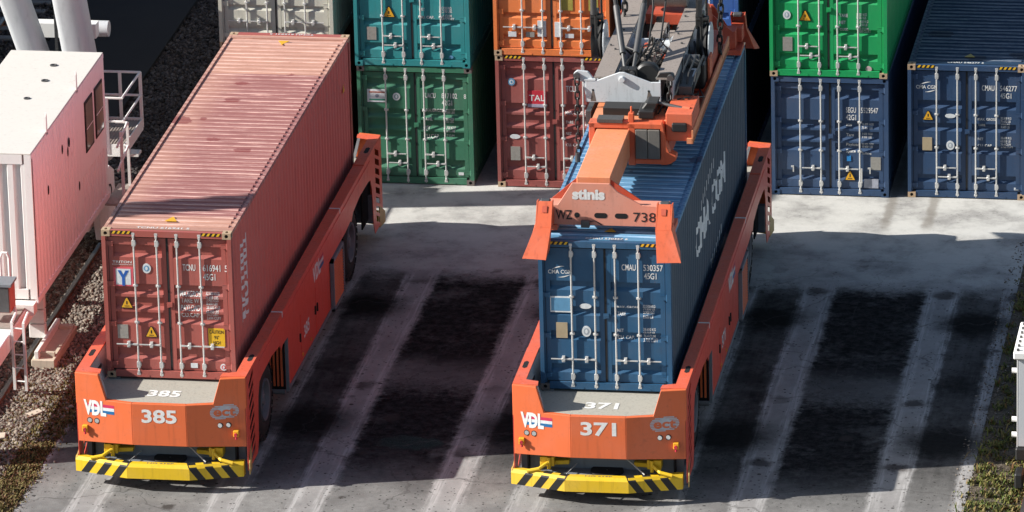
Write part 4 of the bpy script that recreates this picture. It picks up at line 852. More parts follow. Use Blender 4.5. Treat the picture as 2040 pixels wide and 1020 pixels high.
def spreader():
    S = thing('crane_spreader', 'orange telescopic spreader locked onto the ocean blue container', 'spreader', (B0[0], B0[1], 0), BY)
    # end beams, near and far
    for fy in (0, 1):
        def F(m): return m.xf(lambda p: (W - p[0], LEN - p[1], p[2])) if fy else m
        y0, y1 = .52, .92
        m = MB()
        if not fy:
            m.box(.10, W - .10, y0, y0 + .035, 4.79, 5.17).box(.10, W - .10, y0 + .035, y1, 5.13, 5.16).box(.10, W - .10, y1 - .03, y1, 4.79, 5.13)
        else: m.box(.10, W - .10, y0, y1, 4.80, 5.16)
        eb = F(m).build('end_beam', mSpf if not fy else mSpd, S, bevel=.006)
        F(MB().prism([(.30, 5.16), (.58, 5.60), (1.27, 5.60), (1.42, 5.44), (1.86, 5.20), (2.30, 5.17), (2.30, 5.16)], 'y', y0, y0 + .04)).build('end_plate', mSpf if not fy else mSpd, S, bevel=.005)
        F(MB().prism([(.14, 5.155), (.62, 5.57), (1.20, 5.57), (1.80, 5.155)], 'y', y1, y1 + .03)).build('end_plate', mSpd, S)
        if not fy:
            for a, b in ((.62, .70), (.98, 1.22), (1.36, 1.60)):
                n = 10; c0, c1, zc, rr = a + .05, b - .05, 4.985, .05
                if a < .7: c0 = c1 = .66
                pts = [(c1 + rr * math.cos(-math.pi / 2 + math.pi * k / n), zc + rr * math.sin(-math.pi / 2 + math.pi * k / n)) for k in range(n + 1)] + [(c0 + rr * math.cos(math.pi / 2 + math.pi * k / n), zc + rr * math.sin(math.pi / 2 + math.pi * k / n)) for k in range(n + 1)]
                MB().prism(pts, 'y', y0 - .004, y0 + .01).build('beam_opening', M_dark, eb)
            letter(eb, 'WZ', mGrease, lambda a, b, d: (a, y0 - .005, b), (.27, 4.90), .18, .30, bold=.01); letter(eb, '738', mGrease, lambda a, b, d: (a, y0 - .005, b), (1.70, 4.885), .18, .42, bold=.005)
            letter(eb, 'stinis', M_white, lambda a, b, d: (a, y0 - .005, b), (.58, 5.30), .19, .60, bold=.05)
            MB().box(.74, .90, y0 - .10, y0 - .004, 4.77, 4.90).build('junction_box', mSteel, S, bevel=.01)
            MB().tube([(.88, y0 - .03, 4.87), (1.0, y0 - .03, 4.89), (1.12, y0 - .02, 4.81)], .008, 5).build('cable', mGrease, S)
        # corner housings with folding guides (flippers)
        for fx in (0, 1):
            def G(m): return F(m.xf(lambda p: (W - p[0], p[1], p[2])) if fx else m)
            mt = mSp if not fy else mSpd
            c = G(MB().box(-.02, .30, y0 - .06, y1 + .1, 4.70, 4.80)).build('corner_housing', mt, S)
            fp = G(MB().hexa([(-.02, -.06, 4.93), (.25, -.06, 4.93), (.25, -.03, 4.93), (-.02, -.03, 4.93)], [(.0, .20, 5.34), (.24, .20, 5.34), (.24, .23, 5.34), (.0, .23, 5.34)])).build('corner_guide', mt, S, bevel=.004)
            G(MB().hexa([(-.22, -.36, 4.42), (.19, -.38, 4.41), (.19, -.35, 4.41), (-.22, -.33, 4.42)], [(-.02, -.06, 4.93), (.25, -.06, 4.93), (.25, -.03, 4.93), (-.02, -.03, 4.93)])).build('guide_toe', mt, fp, bevel=.004)
            G(MB().hexa([(.18, -.38, 4.41), (.20, -.38, 4.41), (.225, -.05, 4.50), (.205, -.05, 4.50)], [(.24, -.06, 4.93), (.26, -.06, 4.93), (.26, .12, 4.98), (.24, .12, 4.98)])).build('guide_cheek', mt, fp)
            G(MB().hexa([(-.24, -.36, 4.42), (-.21, -.36, 4.42), (-.15, .02, 4.52), (-.18, .02, 4.52)], [(-.04, -.06, 4.93), (-.01, -.06, 4.93), (-.01, .20, 5.0), (-.04, .20, 5.0)])).build('guide_cheek', mt, fp)
            for q in (-.03, .24): G(MB().hexa([(q, -.06, 4.93), (q + .02, -.06, 4.93), (q + .02, .14, 4.93), (q, .14, 4.93)], [(q, .20, 5.35), (q + .02, .20, 5.35), (q + .02, .36, 5.33), (q, .36, 5.33)])).build('guide_cheek', mt, fp)
            G(MB().hexa([(.08, .075, 5.17), (.17, .075, 5.17), (.17, .09, 5.17), (.08, .09, 5.17)], [(.08, .135, 5.27), (.17, .135, 5.27), (.17, .15, 5.27), (.08, .15, 5.27)])).build('guide_window', mSpd, fp)
            G(MB().box(.03, .21, .22, .36, 5.28, 5.36)).build('guide_drive', mSteel, fp, bevel=.02)
            G(MB().box(.0, .24, .20, y0 + .1, 4.84, 5.14)).build('guide_bearing', mt, S, bevel=.01)
    # telescopic beams
    m = MB().hexa([(.61, .90, 5.05), (1.24, .90, 5.05), (1.21, 8.2, 5.05), (.59, 8.2, 5.05)], [(.61, .90, 5.60), (1.24, .90, 5.60), (1.21, 8.2, 5.60), (.59, 8.2, 5.60)]); m.build('telescopic_beam', mSpw, S, bevel=.015)
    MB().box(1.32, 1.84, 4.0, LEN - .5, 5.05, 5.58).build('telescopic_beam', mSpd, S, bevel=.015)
    # main frame with its portal face
    y0, y1 = 3.66, 3.92
    pf = MB().box(.46, .575, y0, y1, 4.93, 5.72).box(1.20, 1.335, y0, y1, 4.90, 5.72).box(.46, 1.83, y0, y1, 5.62, 5.73).box(1.335, 1.83, y0, y1, 4.93, 5.03)
    pf.prism([(1.81, 5.74), (1.86, 5.72), (1.92, 5.30), (1.98, 5.16), (2.10, 5.10), (2.10, 5.02), (2.0, 4.95), (1.92, 4.92), (1.81, 4.92)], 'y', y0, y1); pf.build('portal_face', mSp, S, bevel=.012)
    MB().box(.62, 1.10, y0 - .02, y1, 5.735, 5.80).build('cable_tray', mSteel, S)
    for k in range(2): MB().box(1.34 + k * .235, 1.565 + k * .235, y0 - .03, y1, 5.04, 5.61).build('timber_block', mWood, S, bevel=.01)
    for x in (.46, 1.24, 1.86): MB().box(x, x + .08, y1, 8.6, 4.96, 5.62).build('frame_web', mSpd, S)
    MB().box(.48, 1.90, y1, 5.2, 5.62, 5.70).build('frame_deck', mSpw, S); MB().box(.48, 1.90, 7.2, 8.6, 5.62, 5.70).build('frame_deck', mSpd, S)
    MB().box(1.90, 2.40, 3.78, 4.9, 5.36, 5.90).build('valve_box', mSp, S, bevel=.012); MB().box(2.02, 2.30, 3.70, 3.79, 5.56, 5.73).build('work_lamp', mGrease, S, bevel=.02)
    MB().box(2.30, 2.42, 3.7, 9.6, 5.34, 5.44).box(2.39, 2.42, 3.7, 9.6, 5.34, 5.60).build('side_rail', mSpw, S); MB().box(1.94, 2.30, 4.9, 9.4, 5.10, 5.16).build('side_walkway', mSpd, S)
    MB().box(.30, .40, 4.4, 9.0, 5.45, 5.70).build('side_rail', mSteel, S)
    MB().box(1.96, 2.34, 7.4, 9.2, 5.16, 5.85).build('hydraulic_unit', mSpd, S, bevel=.02); MB().box(2.32, 2.36, 6.9, 7.3, 5.4, 6.0).build('bracket', mSp, S)
    MB().prism([(8.2, 5.62), (11.6, 5.16), (11.75, 5.16), (10.6, 5.95), (10.2, 6.05)], 'x', 1.86, 1.90).build('gusset_plate', mSpd, S); MB().prism([(8.2, 5.62), (11.6, 5.16), (11.75, 5.16), (10.6, 5.95), (10.2, 6.05)], 'x', 1.30, 1.34).build('gusset_plate', mSpd, S)
    for k in range(6):
        x = 1.45 + .12 * k; MB().tube([(x, 4.1 + .1 * k, 5.72), (x + .1, 4.6, 5.80 + .03 * k), (x + .4, 5.2, 5.78), (2.2, 5.8 + .15 * k, 5.5)], .016, 6).build('hose', mGrease, S)
    MB().box(1.36, 1.66, 3.95, 4.5, 5.72, 5.88).prism([(1.30, 5.74), (1.62, 5.74), (1.72, 6.0), (1.5, 6.0)], 'y', 4.1, 4.5).build('cable_socket', mGrease, S, bevel=.02)
    MB().box(1.20, 1.30, 3.72, 3.86, 5.73, 5.90).cyl((1.25, 3.8, 5.9), (1.25, 3.8, 6.02), .02, 8).build('limit_switch', mSp, S, bevel=.01)
    MB().cyl((1.62, 4.3, 5.95), (2.22, 4.15, 5.88), .035, 10).build('cylinder_rod', mSteel, S, smooth=True); MB().cyl((2.18, 4.16, 5.885), (2.32, 4.12, 5.87), .06, 10).build('cylinder_end', mSp, S)
    return S
def headblock():
    Hb = thing('hoist_headblock', 'dirty white hoist headblock with sheaves and chains above the spreader', 'hoist', (B0[0], B0[1], 0), BY)
    def endp(y, dy, m):
        MB().prism([(.28, 5.82), (1.71, 5.82), (1.71, 6.24), (1.52, 6.235), (1.02, 6.42), (.93, 6.42), (.46, 6.235), (.28, 6.24)], 'y', y, y + dy).build('end_plate', m, Hb, bevel=.008)
    endp(4.60, .04, mHb); endp(9.9, .04, mHbd)
    MB().box(.26, .47, 4.596, 4.76, 6.24, 6.27).build('plate_cap', mHb, Hb)
    MB().lathe([(-.07, .0), (-.07, .05), (-.045, .062), (0, .062)], (.98, 4.60, 6.29), 'y', 16).build('pin_boss', mHb, Hb, smooth=True)
    for x, mt in ((.42, M_dark), (1.48, M_dark)): MB().lathe([(-.003, 0), (-.003, .022), (.003, .022)], (x, 4.60, 6.06), 'y', 12).build('bolt_hole', mt, Hb)
    for s in (0, 1):
        f = (lambda p: (2.0 - p[0], p[1], p[2])) if s else (lambda p: p); me = mHb if not s else mGrease
        MB().prism([(.40, 5.95), (.40, 6.30), (.32, 6.40), (.12, 6.42), (.05, 6.36), (.05, 6.28), (.10, 6.22), (.22, 6.20), (.26, 5.95)], 'y', 4.66, 4.72).xf(f).build('chain_lug', me, Hb, bevel=.006)
        MB().cyl((.11, 4.58, 6.33), (.11, 4.80, 6.33), .06, 14).xf(f).build('lug_pin', mSteel, Hb, smooth=True)
        x = f((.12, 0, 0))[0]; chain(Hb, (x, 4.60, 6.30), (x + (.02 if not s else -.02), 4.5, 4.80)); MB().cyl((x, 4.50, 4.66), (x, 4.50, 4.84), .05, 10).build('chain_shackle', mSteel, Hb)
        # longitudinal beams
        b = (.44, .80) if not s else (1.62, 1.96)
        MB().box(b[0], b[1], 4.64, 9.9, 6.28, 6.315).build('beam_flange', mHbd, Hb); MB().box(b[0] + .05, b[0] + .08, 4.64, 9.9, 5.84, 6.28).box(b[1] - .08, b[1] - .03, 4.64, 9.9, 5.84, 6.28).build('beam_web', mHb, Hb); MB().box(b[0], b[1], 4.64, 9.9, 5.80, 5.84).build('beam_flange', mHbd, Hb)
        # rope sheaves outside the beams
        cx, cy, cz = (.13 if not s else 2.17), 7.5, 6.13
        sh = MB().lathe([(-.10, .05), (-.10, .36), (-.09, .41), (-.04, .36), (.04, .36), (.09, .41), (.10, .36), (.10, .05)], (cx, cy, cz), 'x', 36).build('rope_sheave', mGrease, Hb, smooth=True)
        xx = cx + (.13 if not s else .13); MB().lathe([(0, 0), (0, .40), (.02, .40), (.02, 0)], (xx, cy, cz), 'x', 32).build('sheave_guard', mHb, Hb)
        MB().box(cx - .13, cx + .02, cy - .16, cy + .1, cz + .30, cz + .62).cyl((cx - .12, cy - .1, cz + .5), (cx + .12, cy - .1, cz + .5), .07, 10).build('rope_guide', mGrease, Hb, bevel=.01)
        for dy, dx in ((-.36, 0), (.36, .03)): MB().cyl((cx + dx, cy + dy * .9, cz), (cx + dx, cy + dy * .4, cz + 9.0), .024, 8).build('hoist_rope', mGrease, Hb)
        MB().cyl((cx - .04, cy - .33, cz + .62), (cx - .04, cy - .33, cz + 1.35), .055, 10).build('rope_socket', mSteel, Hb)
        chain(Hb, ((.52 if not s else 2.42), 8.6, 7.5), ((.52 if not s else 2.36), 8.4, 5.5), .022, .05, .05)
    MB().cyl((.05, 7.5, 6.03), (2.25, 7.5, 6.03), .15, 20).build('cross_tube', mHb, Hb, smooth=True)
    MB().box(1.10, 1.34, 6.3, 8.6, 6.10, 6.16).build('centre_beam', mHbd, Hb); MB().box(1.12, 1.32, 6.3, 8.6, 5.85, 6.10).build('centre_beam', mHb, Hb)
    for p0, p1 in (((.82, 7.9, 6.05), (1.08, 7.2, 6.0)), ((1.60, 8.0, 6.10), (1.34, 7.1, 6.02))): MB().tube([p0, p1], .05, 6).build('diagonal_brace', mHb, Hb)
    MB().box(.80, 1.62, 6.9, 7.1, 5.86, 5.98).build('cross_member', mHbd, Hb); MB().box(1.34, 1.62, 7.9, 8.1, 6.0, 6.1).build('cross_member', mHbd, Hb)
    # centre suspension: two long cylinders and the black clevises at their feet
    for bx, tx, ty, bz in ((.96, .58, 6.6, 6.30), (1.12, 1.18, 6.8, 6.30)):
        b, t = Vector((bx, 5.15, bz)), Vector((tx, ty, 7.40)); d = t - b
        MB().cyl(b, b + d * .22, .035, 8).build('cylinder_rod', mSteel, Hb); MB().cyl(b + d * .20, b + d * .80, .062, 12).build('cylinder_barrel', mSteel, Hb, smooth=True)
        MB().cyl(b + d * .78, t, .045, 10).cyl(t + Vector((-.05, 0, -.02)), t + Vector((.05, 0, .0)), .085, 12).build('cylinder_eye', mGrease, Hb)
        MB().tube([t, t + Vector((-.05, .15, .25)), t + Vector((-.08, .3, .6))], .075, 10).build('rope_sleeve', plain('sleeve_yellow', (.60, .50, .12), .6, var=.5), Hb, smooth=True)
        MB().box(bx - .09, bx + .09, 5.0, 5.2, 6.12, 6.36).build('clevis', mGrease, Hb, bevel=.02); MB().cyl((bx, 4.96, 6.28), (bx, 5.0, 6.28), .05, 12).build('clevis_pin', mSteel, Hb)
    MB().lathe([(-.10, .0), (-.10, .20), (-.06, .24), (.06, .24), (.10, .20), (.10, 0)], (1.40, 5.15, 6.22), 'y', 24).build('cable_drum', mGrease, Hb, smooth=True)
    MB().box(.70, 1.66, 4.9, 5.9, 5.86, 6.08).build('centre_housing', mGrease, Hb, bevel=.02)
    MB().cyl((.98, 9.3, 6.62), (1.66, 9.3, 6.62), .34, 24).build('cable_basket', mHbd, Hb, smooth=True)
    MB().box(.86, 1.80, 9.0, 9.6, 6.0, 6.2).build('basket_cradle', mSpd, Hb)
    g = MB().box(2.0, 2.26, 4.9, 6.3, 5.90, 6.08).build('counterweight', mSteel, Hb, bevel=.015); MB().box(2.10, 2.22, 5.9, 6.0, 6.081, 6.085).box(2.19, 2.22, 5.5, 5.9, 6.081, 6.085).build('chalk_mark', M_paper, g)
    MB().box(.66, 1.60, 4.2, 9.6, 5.70, 5.84).build('landing_frame', mGrease, Hb)
    for k in range(2):
        x = .95 + .2 * k; MB().tube([(x + .1, 5.5 + .2 * k, 6.2), (x + .25, 6.0 + .2 * k, 6.5), (x + .28, 6.6 + .2 * k, 6.35), (x + .3, 7.2 + .3 * k, 6.9), (x + .2, 7.8 + .2 * k, 7.6)], .018, 6).build('hose', mGrease, Hb)
spreader(); headblock()
def clutter():
    par = bpy.data.objects['hoist_headblock']; rr = random.Random(5)
    for k in range(9):
        x = .85 + .09 * k; y = 5.3 + .25 * (k % 4); z = 6.1
        P = [(x, y, z)]
        for j in range(5): P.append((x + rr.uniform(-.12, .25), y + .35 * (j + 1) + rr.uniform(-.1, .1), z + rr.uniform(-.15, .32)))
        MB().tube(P, rr.choice((.012, .018, .024)), 6).build('hose', mGrease, par)
    for k in range(14):
        x, y, z = rr.uniform(.85, 1.6), rr.uniform(4.8, 8.8), rr.uniform(5.85, 6.15); a, b, c = rr.uniform(.05, .14), rr.uniform(.06, .2), rr.uniform(.05, .2)
        MB().box(x, x + a, y, y + b, z, z + c).build('bracket', rr.choice((mGrease, mSteel, mHbd, mSpd)), par, bevel=.008)
    for k in range(8):
        x, y = rr.choice((.50, .62, 1.70, 1.84)), rr.uniform(4.9, 9.3); MB().cyl((x, y, 6.315), (x, y, 6.345), .022, 6).build('flange_bolt', mSteel, par)
    for x in (2.0, 2.12, 2.26): MB().tube([(x, 4.9, 5.9), (x + .05, 5.2, 6.25), (x + .08, 6.1, 6.3), (x, 6.8, 6.0), (x - .1, 7.3, 6.2)], .022, 6).build('hose', mGrease, par)
    MB().box(2.02, 2.30, 6.5, 7.1, 5.5, 6.0).build('motor_housing', mGrease, par, bevel=.03)
    MB().lathe([(-.14, 0), (-.14, .13), (.14, .13), (.14, 0)], (2.12, 6.15, 6.18), 'x', 16).build('motor', mSteel, par, smooth=True)
    for x, mt in ((.42, 0), (1.48, 1)):      # dark run marks below the bolt holes
        MB().add([(x - .015, 4.5985, 6.05), (x + .02, 4.5985, 6.05), (x + .06 + .05 * mt, 4.5985, 5.84), (x - .05, 4.5985, 5.84)], [(0, 1, 2, 3)]).build('grease_run', plain('grease_stain', (.16, .13, .11), .6, var=.7, scale=12), par)
clutter()

# ------------------------------------------------------------------ gantry crane: sill beam, switch room, legs, walkways on both sides
mCw = paint('crane_white', (.70, .70, .68), .5, .22, .15, .15, seed=40)
mCr = paint('crane_roof_white', (.60, .57, .52), .6, .18, .35, .2, seed=41, scale=1.2, rustcol=(.42, .22, .09))
mCp = paint('crane_side_white', (.80, .82, .83), .5, .25, .15, .15, seed=42)
mLeg = paint('crane_leg_grey_white', (.46, .48, .50), .5, .25, .12, .2, seed=44)
mTread = paint('grating', (.28, .24, .21), .6, .5, .3, .2, seed=43, scale=3)
def room_glass():
    t = NT('window_glass'); t.out((.20, .24, .20), .05, 0, .7); return t.m  # pale green base colour stands in for the panes' reflection
def crane():
    C = thing('gantry_crane', 'white gantry crane straddling the lanes with its switch room by the rail', 'crane', (0, 0, 0))
    # switch room: x -4.5..-2.5, y 5..11.5, z 1.4..4.4
    x0, x1, y0, y1, z0, z1 = -4.40, -2.5, 5.0, 11.45, 1.40, 4.38
    body = MB().box(x0 + .05, x1 - .05, y0 + .13, y1 - .05, z0 + .02, z1 - .03).build('switch_room', mCw, C)
    MB().box(x0, x1, y0, y1, z1 - .03, z1).build('room_roof', mCr, body, bevel=.006)
    # pressed panels: end wall (vertical ribs, wide) and right wall (finer ribs)
    ys = [y0 + .12]; p = .255
    def ribs(a0, a1, pitch, depth): 
        out = [(a0, 0)]; a = a0
        while a + pitch < a1: out += [(a + pitch * .30, 0), (a + pitch * .45, -depth), (a + pitch * .75, -depth), (a + pitch * .90, 0)]; a += pitch
        out.append((a1, 0)); return out
    pr = ribs(x0 + .1, x1 - .14, .27, .09); vs = []
    for a, d in pr: vs += [(a, y0 - d - .10 + .005, z0 + .2), (a, y0 - d - .10 + .005, z1 - .22)]
    MB().add(vs, [(2 * i, 2 * i + 2, 2 * i + 3, 2 * i + 1) for i in range(len(pr) - 1)]).xf(lambda q: (q[0], q[1] + .10, q[2])).build('end_wall', mCw, body)
    MB().box(x1 - .14, x1 - .002, y0 - .004, y0 + .06, z0, z1 - .031).box(x0, x1 - .18, y0 - .004, y0 + .06, z1 - .22, z1 - .031).box(x0, x1 - .18, y0 - .004, y0 + .06, z0, z0 + .2).build('end_frame', mCw, body)
    pr = ribs(y0 + .12, 8.9, .26, .028); vs = []
    for a, d in pr: vs += [(x1 - .002 + d, a, z0 + .02), (x1 - .002 + d, a, z1 - .12)]
    MB().add(vs, [(2 * i, 2 * i + 2, 2 * i + 3, 2 * i + 1) for i in range(len(pr) - 1)]).build('side_wall', mCp, body)
    pr = ribs(9.15, y1 - .15, .26, .028); vs = []
    for a, d in pr: vs += [(x1 - .002 + d, a, z0 + .02), (x1 - .002 + d, a, 2.45)]
    MB().add(vs, [(2 * i, 2 * i + 2, 2 * i + 3, 2 * i + 1) for i in range(len(pr) - 1)]).build('side_wall', mCp, body)
    MB().box(x1 - .05, x1 - .001, 8.9, 9.15, z0 + .02, z1 - .12).box(x1 - .05, x1 - .001, y1 - .15, y1, z0 + .02, z1 - .12).box(x1 - .05, x1 - .001, 9.15, y1 - .15, 2.45, z1 - .12).box(x1 - .05, x1 + .004, y0, y1, z1 - .12, z1 - .031).box(x1 - .05, x1 + .01, y0, y1, z0 - .10, z0 + .02).build('side_frame', mCp, body)
    gl = room_glass()
    for a in (9.60, 10.50):
        w = MB().box(x1 - .003, x1 + .022, a - .02, a + .68, 2.85, 3.92).build('window', M_black, body, bevel=.02); MB().box(x1 + .02, x1 + .026, a + .04, a + .62, 2.91, 3.86).build('window_pane', gl, w)
        MB().box(x1 + .025, x1 + .030, a + .04, a + .62, 3.33, 3.345).build('window_bar', mCp, w)
    for y in (6.35, 9.0): MB().prism([(y, 4.30), (y + .10, 4.30), (y + .08, 4.68), (y + .04, 4.76), (y + .01, 4.68)], 'x', x1 - .02, x1 + .004).build('lifting_eye', mCw, body)
    for y, zz in ((8.2, 3.55), (8.05, 3.4), (7.6, 3.6), (8.9, 2.4), (6.3, 3.2)): MB().prism([(y + .06 * math.cos(k * .785), zz + .10 * math.sin(k * .785)) for k in range(8)], 'x', x1 - .004, x1 + .002).build('cable_gland', M_dark, body)
    for x, y, r in ((-3.3, 10.5, .075), (-3.25, 9.5, .075), (-3.35, 8.35, .065), (-4.35, 8.9, .10)): MB().lathe([(0, r), (.02, r), (.02, r * .7), (.004, r * .65), (.004, 0)], (x, y, z1), 'z', 16).build('roof_plug', mSteel, body)
    # sill beam, bogie frames and wheels under it
    MB().box(-5.7, -5.0, -4, 16, .40, 1.30).build('sill_beam', mCp, C, bevel=.02); MB().box(-3.2, -2.68, 0.6, 5.45, .93, 1.28).build('walkway_beam', mCp, C, bevel=.015)
    MB().box(-3.9, -2.9, 11.2, 12.7, .60, 1.55).build('bogie_frame', mCp, C, bevel=.02)
    MB().prism([(11.6, .30), (11.3, 1.05), (11.7, 1.45), (12.5, 1.62), (12.9, 1.40), (12.9, .30)], 'x', -2.86, -2.72).build('bogie_plate', mCp, C, bevel=.01)
    for y in (11.9, 12.6): MB().lathe([(-.04, 0), (-.04, .28), (.0, .34), (.05, .34), (.05, 0)], (-2.83, y, .50), 'x', 24).build('bogie_wheel', mSteel, C, smooth=True)
    MB().lathe([(0, .15), (.012, .15), (.012, .19), (0, .19)], (-2.72, 12.4, 1.05), 'x', 20).build('bearing_ring', M_black, C); MB().box(-2.72, -2.45, 14.0, 14.3, 1.3, 1.36).build('bracket', mCw, C)
    for y in (8.0, 10.8): MB().box(-5.0, -2.55, y - .1, y + .1, 1.30, 1.40).build('room_bearer', mCw, C)
    MB().box(-2.98, -2.52, 4.70, 4.98, 1.17, 1.38).build('room_bearer', mCw, C)
    for i in range(3): MB().box(-2.92, -2.60, 5.85, 6.02, .28 + i * .30, .56 + i * .30).build('rail_guard_block', mCw, C, bevel=.012)
    # access ladder, electrical box, hoop rail at the near end
    LX, LY = -2.66, 3.35
    for dx in (0, .24): MB().box(LX + dx, LX + dx + .05, LY - dx * .2, LY + .06 - dx * .2, .14, 1.52).build('ladder_stile', mCw, C)
    for k in range(5): MB().cyl((LX + .03, LY + .03, .32 + k * .27), (LX + .26, LY - .01, .32 + k * .27), .014, 6).build('ladder_rung', mCw, C)
    MB().tube([(LX + .02, LY + .02, 1.50), (LX + .02, LY + .4, 1.56), (LX - .1, LY + .8, 1.56)], .03, 8).tube([(LX + .26, LY, 1.50), (LX + .26, LY + .4, 1.58)], .03, 8).build('ladder_hoop', mCw, C)
    eb = MB().box(-3.4, -2.73, 3.75, 4.15, 1.56, 2.10).build('electrical_box', paint('box_red', (.42, .10, .07), .5, .3, .2), C, bevel=.01); MB().box(-3.44, -2.70, 3.70, 4.2, 2.10, 2.15).build('box_lid', mFrame, eb); MB().box(-3.38, -2.76, 3.72, 3.749, 1.58, 2.08).build('box_door', mSteel, eb)
    MB().tube([(-3.08, 4.5, 1.3), (-3.08, 4.5, 2.42), (-3.04, 4.5, 2.52), (-2.95, 4.5, 2.52), (-2.91, 4.5, 2.42), (-2.91, 4.5, 1.3)], .028, 8).build('hand_rail', mCw, C)
    MB().box(-3.9, -2.7, 3.6, 4.9, 1.29, 1.33).build('platform_floor', mTread, C)
    # rear right access platform with railings
    px0, px1, py0, py1, pz = -3.2, -2.42, 12.6, 14.35, 1.98
    MB().box(px0, px1, py0, py1, pz - .03, pz).build('platform_floor', mTread, C)
    MB().box(px0, px1, py0 - .02, py0, pz - .20, pz + .06).box(px1, px1 + .02, py0 - .02, py1 + .02, pz - .20, pz + .06).box(px0, px1, py1, py1 + .02, pz - .12, pz + .06).build('platform_kickboard', mCw, C)
    sm = MB().box(0, .016, py0, py1, pz, pz + .015).mesh('tread_bar', mTread)
    for i in range(13): ob('tread_bar', sm, C, (px0 + .03 + i * .062, 0, 0))
    for z in (.55, 1.05): MB().tube([(px0 - .1, py1, pz + z), (px1, py1, pz + z), (px1, py0, pz + z), (px0 - .1, py0, pz + z)], .028, 8).build('hand_rail', mCw, C)
    for x, y in ((px1, py1), (px0 + .35, py1), (px1 - .32, py0)): MB().box(x - .03, x + .03, y - .03, y + .03, pz - .15, pz + 1.05).build('rail_post', mCw if y > 13 else paint('purple_grey', (.30, .24, .26), .6), C)
    MB().box(px0 - .05, px0 + .22, 13.0, 13.5, pz, pz + .85).build('control_box', mCw, C, bevel=.02)
    for z in (.55, 1.05): MB().tube([(x1 + .02, 12.2, 1.60 + z), (x1 + .26, 12.2, 1.60 + z), (x1 + .26, 11.2, 1.40 + z)], .025, 8).build('hand_rail', mCw, C)
    for y in (12.2, 11.6): MB().box(x1 + .235, x1 + .29, y - .03, y + .03, 1.30, 2.65).build('rail_post', mCw, C)
    MB().box(x1 + .0, x1 + .32, 11.0, 12.3, 1.26, 1.30).build('platform_floor', mTread, C)
    # legs: rounded box sections leaning apart
    def leg(b, t, w, d, name='leg'):
        m = MB(); b, t = Vector(b), Vector(t); n = 16; rings = []
        for q in (b, t):
            for k in range(n):
                a = 2 * math.pi * (k + .5) / n; ca, sa = math.cos(a), math.sin(a); s_ = lambda v: math.copysign(abs(v) ** .45, v)
                rings.append((q.x + s_(ca) * w / 2, q.y + s_(sa) * d / 2, q.z))
        return m.add(rings, [(i, (i + 1) % n, n + (i + 1) % n, n + i) for i in range(n)] + [tuple(range(n)), tuple(range(n, 2 * n))]).build(name, mLeg, C, smooth=True)
    leg((-3.95, 14.3, 1.2), (-5.71, 12.88, 8.5), .56, .70); leg((-3.35, 14.3, 1.2), (-3.95, 12.81, 8.5), .62, .75)
    MB().box(-4.02, -3.96, 13.66, 13.72, 2, 5.5).build('cable_conduit', mSteel, C)
    MB().cyl((-4.4, 14.9, 3.78), (-3.16, 14.9, 3.78), .17, 18).build('cross_pipe', mLeg, C, smooth=True)
    MB().box(-4.6, -3.3, 14.3, 14.6, 3.75, 4.05).build('landing_beam', mCw, C); MB().box(-5.0, -2.9, 15.2, 16.4, 4.50, 4.55).build('landing_floor', mTread, C); MB().box(-5.0, -2.9, 15.15, 15.2, 4.42, 4.72).box(-2.92, -2.86, 15.15, 16.4, 4.42, 4.72).build('landing_kickboard', mCw, C)
    for z in (5.1, 5.6): MB().tube([(-5, 15.2, z), (-2.9, 15.2, z), (-2.9, 16.4, z), (-5, 16.4, z)], .028, 8).build('hand_rail', mCw, C)
    for x in (-4.6, -3.8, -2.9): MB().box(x - .03, x + .03, 15.17, 15.23, 4.5, 5.6).build('rail_post', mCw, C)
    # near leg, out of the picture to the left; its shadow lies across the red roof
    leg((-5.0, -.73, 1.2), (-10.3, -1.27, 13.2), .66, .72)
    # lone slim leg and wheel set on the right-hand rail
    rx = 16.85
    MB().box(rx + .12, rx + 1.1, .9, 1.9, 2.62, 12).build('leg', mCw, C, bevel=.02)
    fl = MB().box(rx - .06, rx + 1.3, .55, 2.2, 2.48, 2.62).build('leg_flange', mCw, C, bevel=.02)
    bm = cached('bolt', lambda: MB().cyl((0, 0, 0), (0, 0, .04), .028, 6).mesh('flange_bolt', mSteel))
    for i in range(7): ob('flange_bolt', bm, fl, (rx + .02, .65 + i * .23, 2.62))
    for i in range(5): ob('flange_bolt', bm, fl, (rx + .16 + i * .22, .65, 2.62))
    MB().box(rx + .02, rx + 1.2, .62, 2.15, .75, 2.48).build('bogie_head', mLeg, C, bevel=.02); MB().box(rx, rx + .02, .62, .72, .75, 2.48).build('bogie_stiffener', mCw, C)  # bogie head coloured grey to stand in for its shade
    for z in (2.2, 1.25, .95): MB().cyl((rx - .10, .75, z), (rx + .02, .75, z), .05, 10).build('bogie_pin', mCw, C)
    for y in (.35, 1.9): MB().lathe([(-.1, 0), (-.1, .30), (-.06, .36), (.06, .36), (.1, .30), (.1, 0)], (rx + .30, y, .52), 'x', 28).build('bogie_wheel', paint('rusty_wheel', (.30, .13, .07), .6, .5, .6), C, smooth=True)
    MB().box(rx + .0, rx + .16, .1, .5, .12, .42).box(rx - .02, rx + .2, .55, .85, .5, .75).build('rail_sweeper', mGrease, C, bevel=.03)
crane()

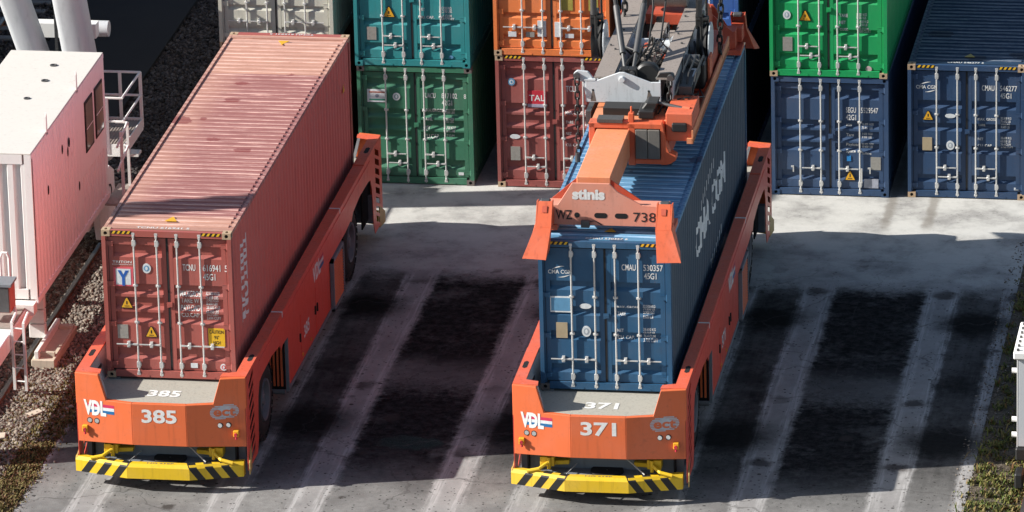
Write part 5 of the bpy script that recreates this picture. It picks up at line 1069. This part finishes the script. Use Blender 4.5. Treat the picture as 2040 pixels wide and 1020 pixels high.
# ------------------------------------------------------------------ rails and sleepers
mRail = paint('rusty_rail', (.20, .085, .040), .6, .4, .6, .2, seed=50, scale=2); mHead = plain('rail_head', (.16, .15, .15), .32, .8, .3, 20)
def rail(x, ya, yb, label, z=.0):
    o = thing('crane_rail', label, 'rail', (x, ya, z), 0, 'rails')
    L_ = yb - ya
    MB().prism([(-.09, 0), (.09, 0), (.09, .018), (.018, .035), (.018, .11), (.045, .125), (-.045, .125), (-.018, .11), (-.018, .035), (-.09, .018)], 'y', 0, L_).build('rail_web', mRail, o)
    MB().prism([(-.045, .125), (.045, .125), (.045, .15), (.035, .158), (-.035, .158), (-.045, .15)], 'y', 0, L_).build('rail_head', mHead, o)
rail(-2.83, -8, 40, 'rusty crane rail in brown ballast under the switch room'); rail(17.1, -10, 12, 'rusty crane rail under the slim white leg at the right'); rail(-8.4, 10, 45, 'rusty rail on sleepers beyond the asphalt path')
sl = MB().box(-1.25, 1.25, -.12, .12, -.04, .03).mesh('sleeper', plain('concrete_sleeper', (.16, .155, .15), .85, var=.4), bevel=.015)
for i, nth in enumerate(('first', 'second', 'third', 'fourth', 'fifth', 'sixth')):
    o = ob('railway_sleeper', sl, None, (-8.9, 29.1 - i * .68, .045)); tag(o, '%s grey concrete sleeper of the far rail, counted down from the top edge' % nth, 'sleeper', 'sleepers of the far rail')
# ------------------------------------------------------------------ cable trough on the ballast and a broken slab
mConc = paint('tan_concrete', (.48, .43, .34), .8, .35, .2, .3, seed=60, scale=2)
o = thing('cable_trough', 'tan concrete cable trough with an upright white edge board on the ballast', 'trough', (-2.66, 4.85, 0))
MB().box(0, .46, 0, 2.0, 0, .20).build('trough_base', mConc, o, bevel=.012); MB().box(.06, .14, .05, 1.95, .20, .36).build('edge_board', mCw, o, bevel=.008)
MB().box(.14, .42, .20, .28, .20, .29).build('cross_block', mConc, o); MB().box(.16, .44, 1.75, 1.9, .20, .27).build('cross_block', mConc, o); MB().box(.38, .44, .28, 1.75, .20, .23).build('trough_lip', mConc, o)
for x, y, s, r_, lb in ((-2.55, 1.05, .30, .4, 'flat broken concrete slab in the weeds near the ladder'), (-2.05, 2.35, .22, 1.0, 'small broken concrete slab at the pavement side of the verge')):
    o = ob('broken_slab', MB().prism([(-s, -.3 * s), (s * .8, -.45 * s), (s, .3 * s), (-.7 * s, .5 * s)], 'z', -.03, .07).mesh('broken_slab', mConc, bevel=.01), None, (x, y, 0), (.05, -.08, r_)); tag(o, lb, 'slab')
# unseen stack added off to the left to shade the far rail and path
for i, (y, z, mt) in enumerate(((14.6, .004, mBr), (14.6, HC + .008, mBei), (14.6, 2 * HC + .012, mNavy), (27.0, .004, mTeal), (27.0, HC + .008, mMar), (27.0, 2 * HC + .012, mBr))):
    container('unseen container added for shade beyond the far rail, %s tier of the %s stack' % (('lowest', 'middle', 'topmost')[i % 3], ('near', 'rear')[i // 3]), (-14.5, y, z), HC, mt)
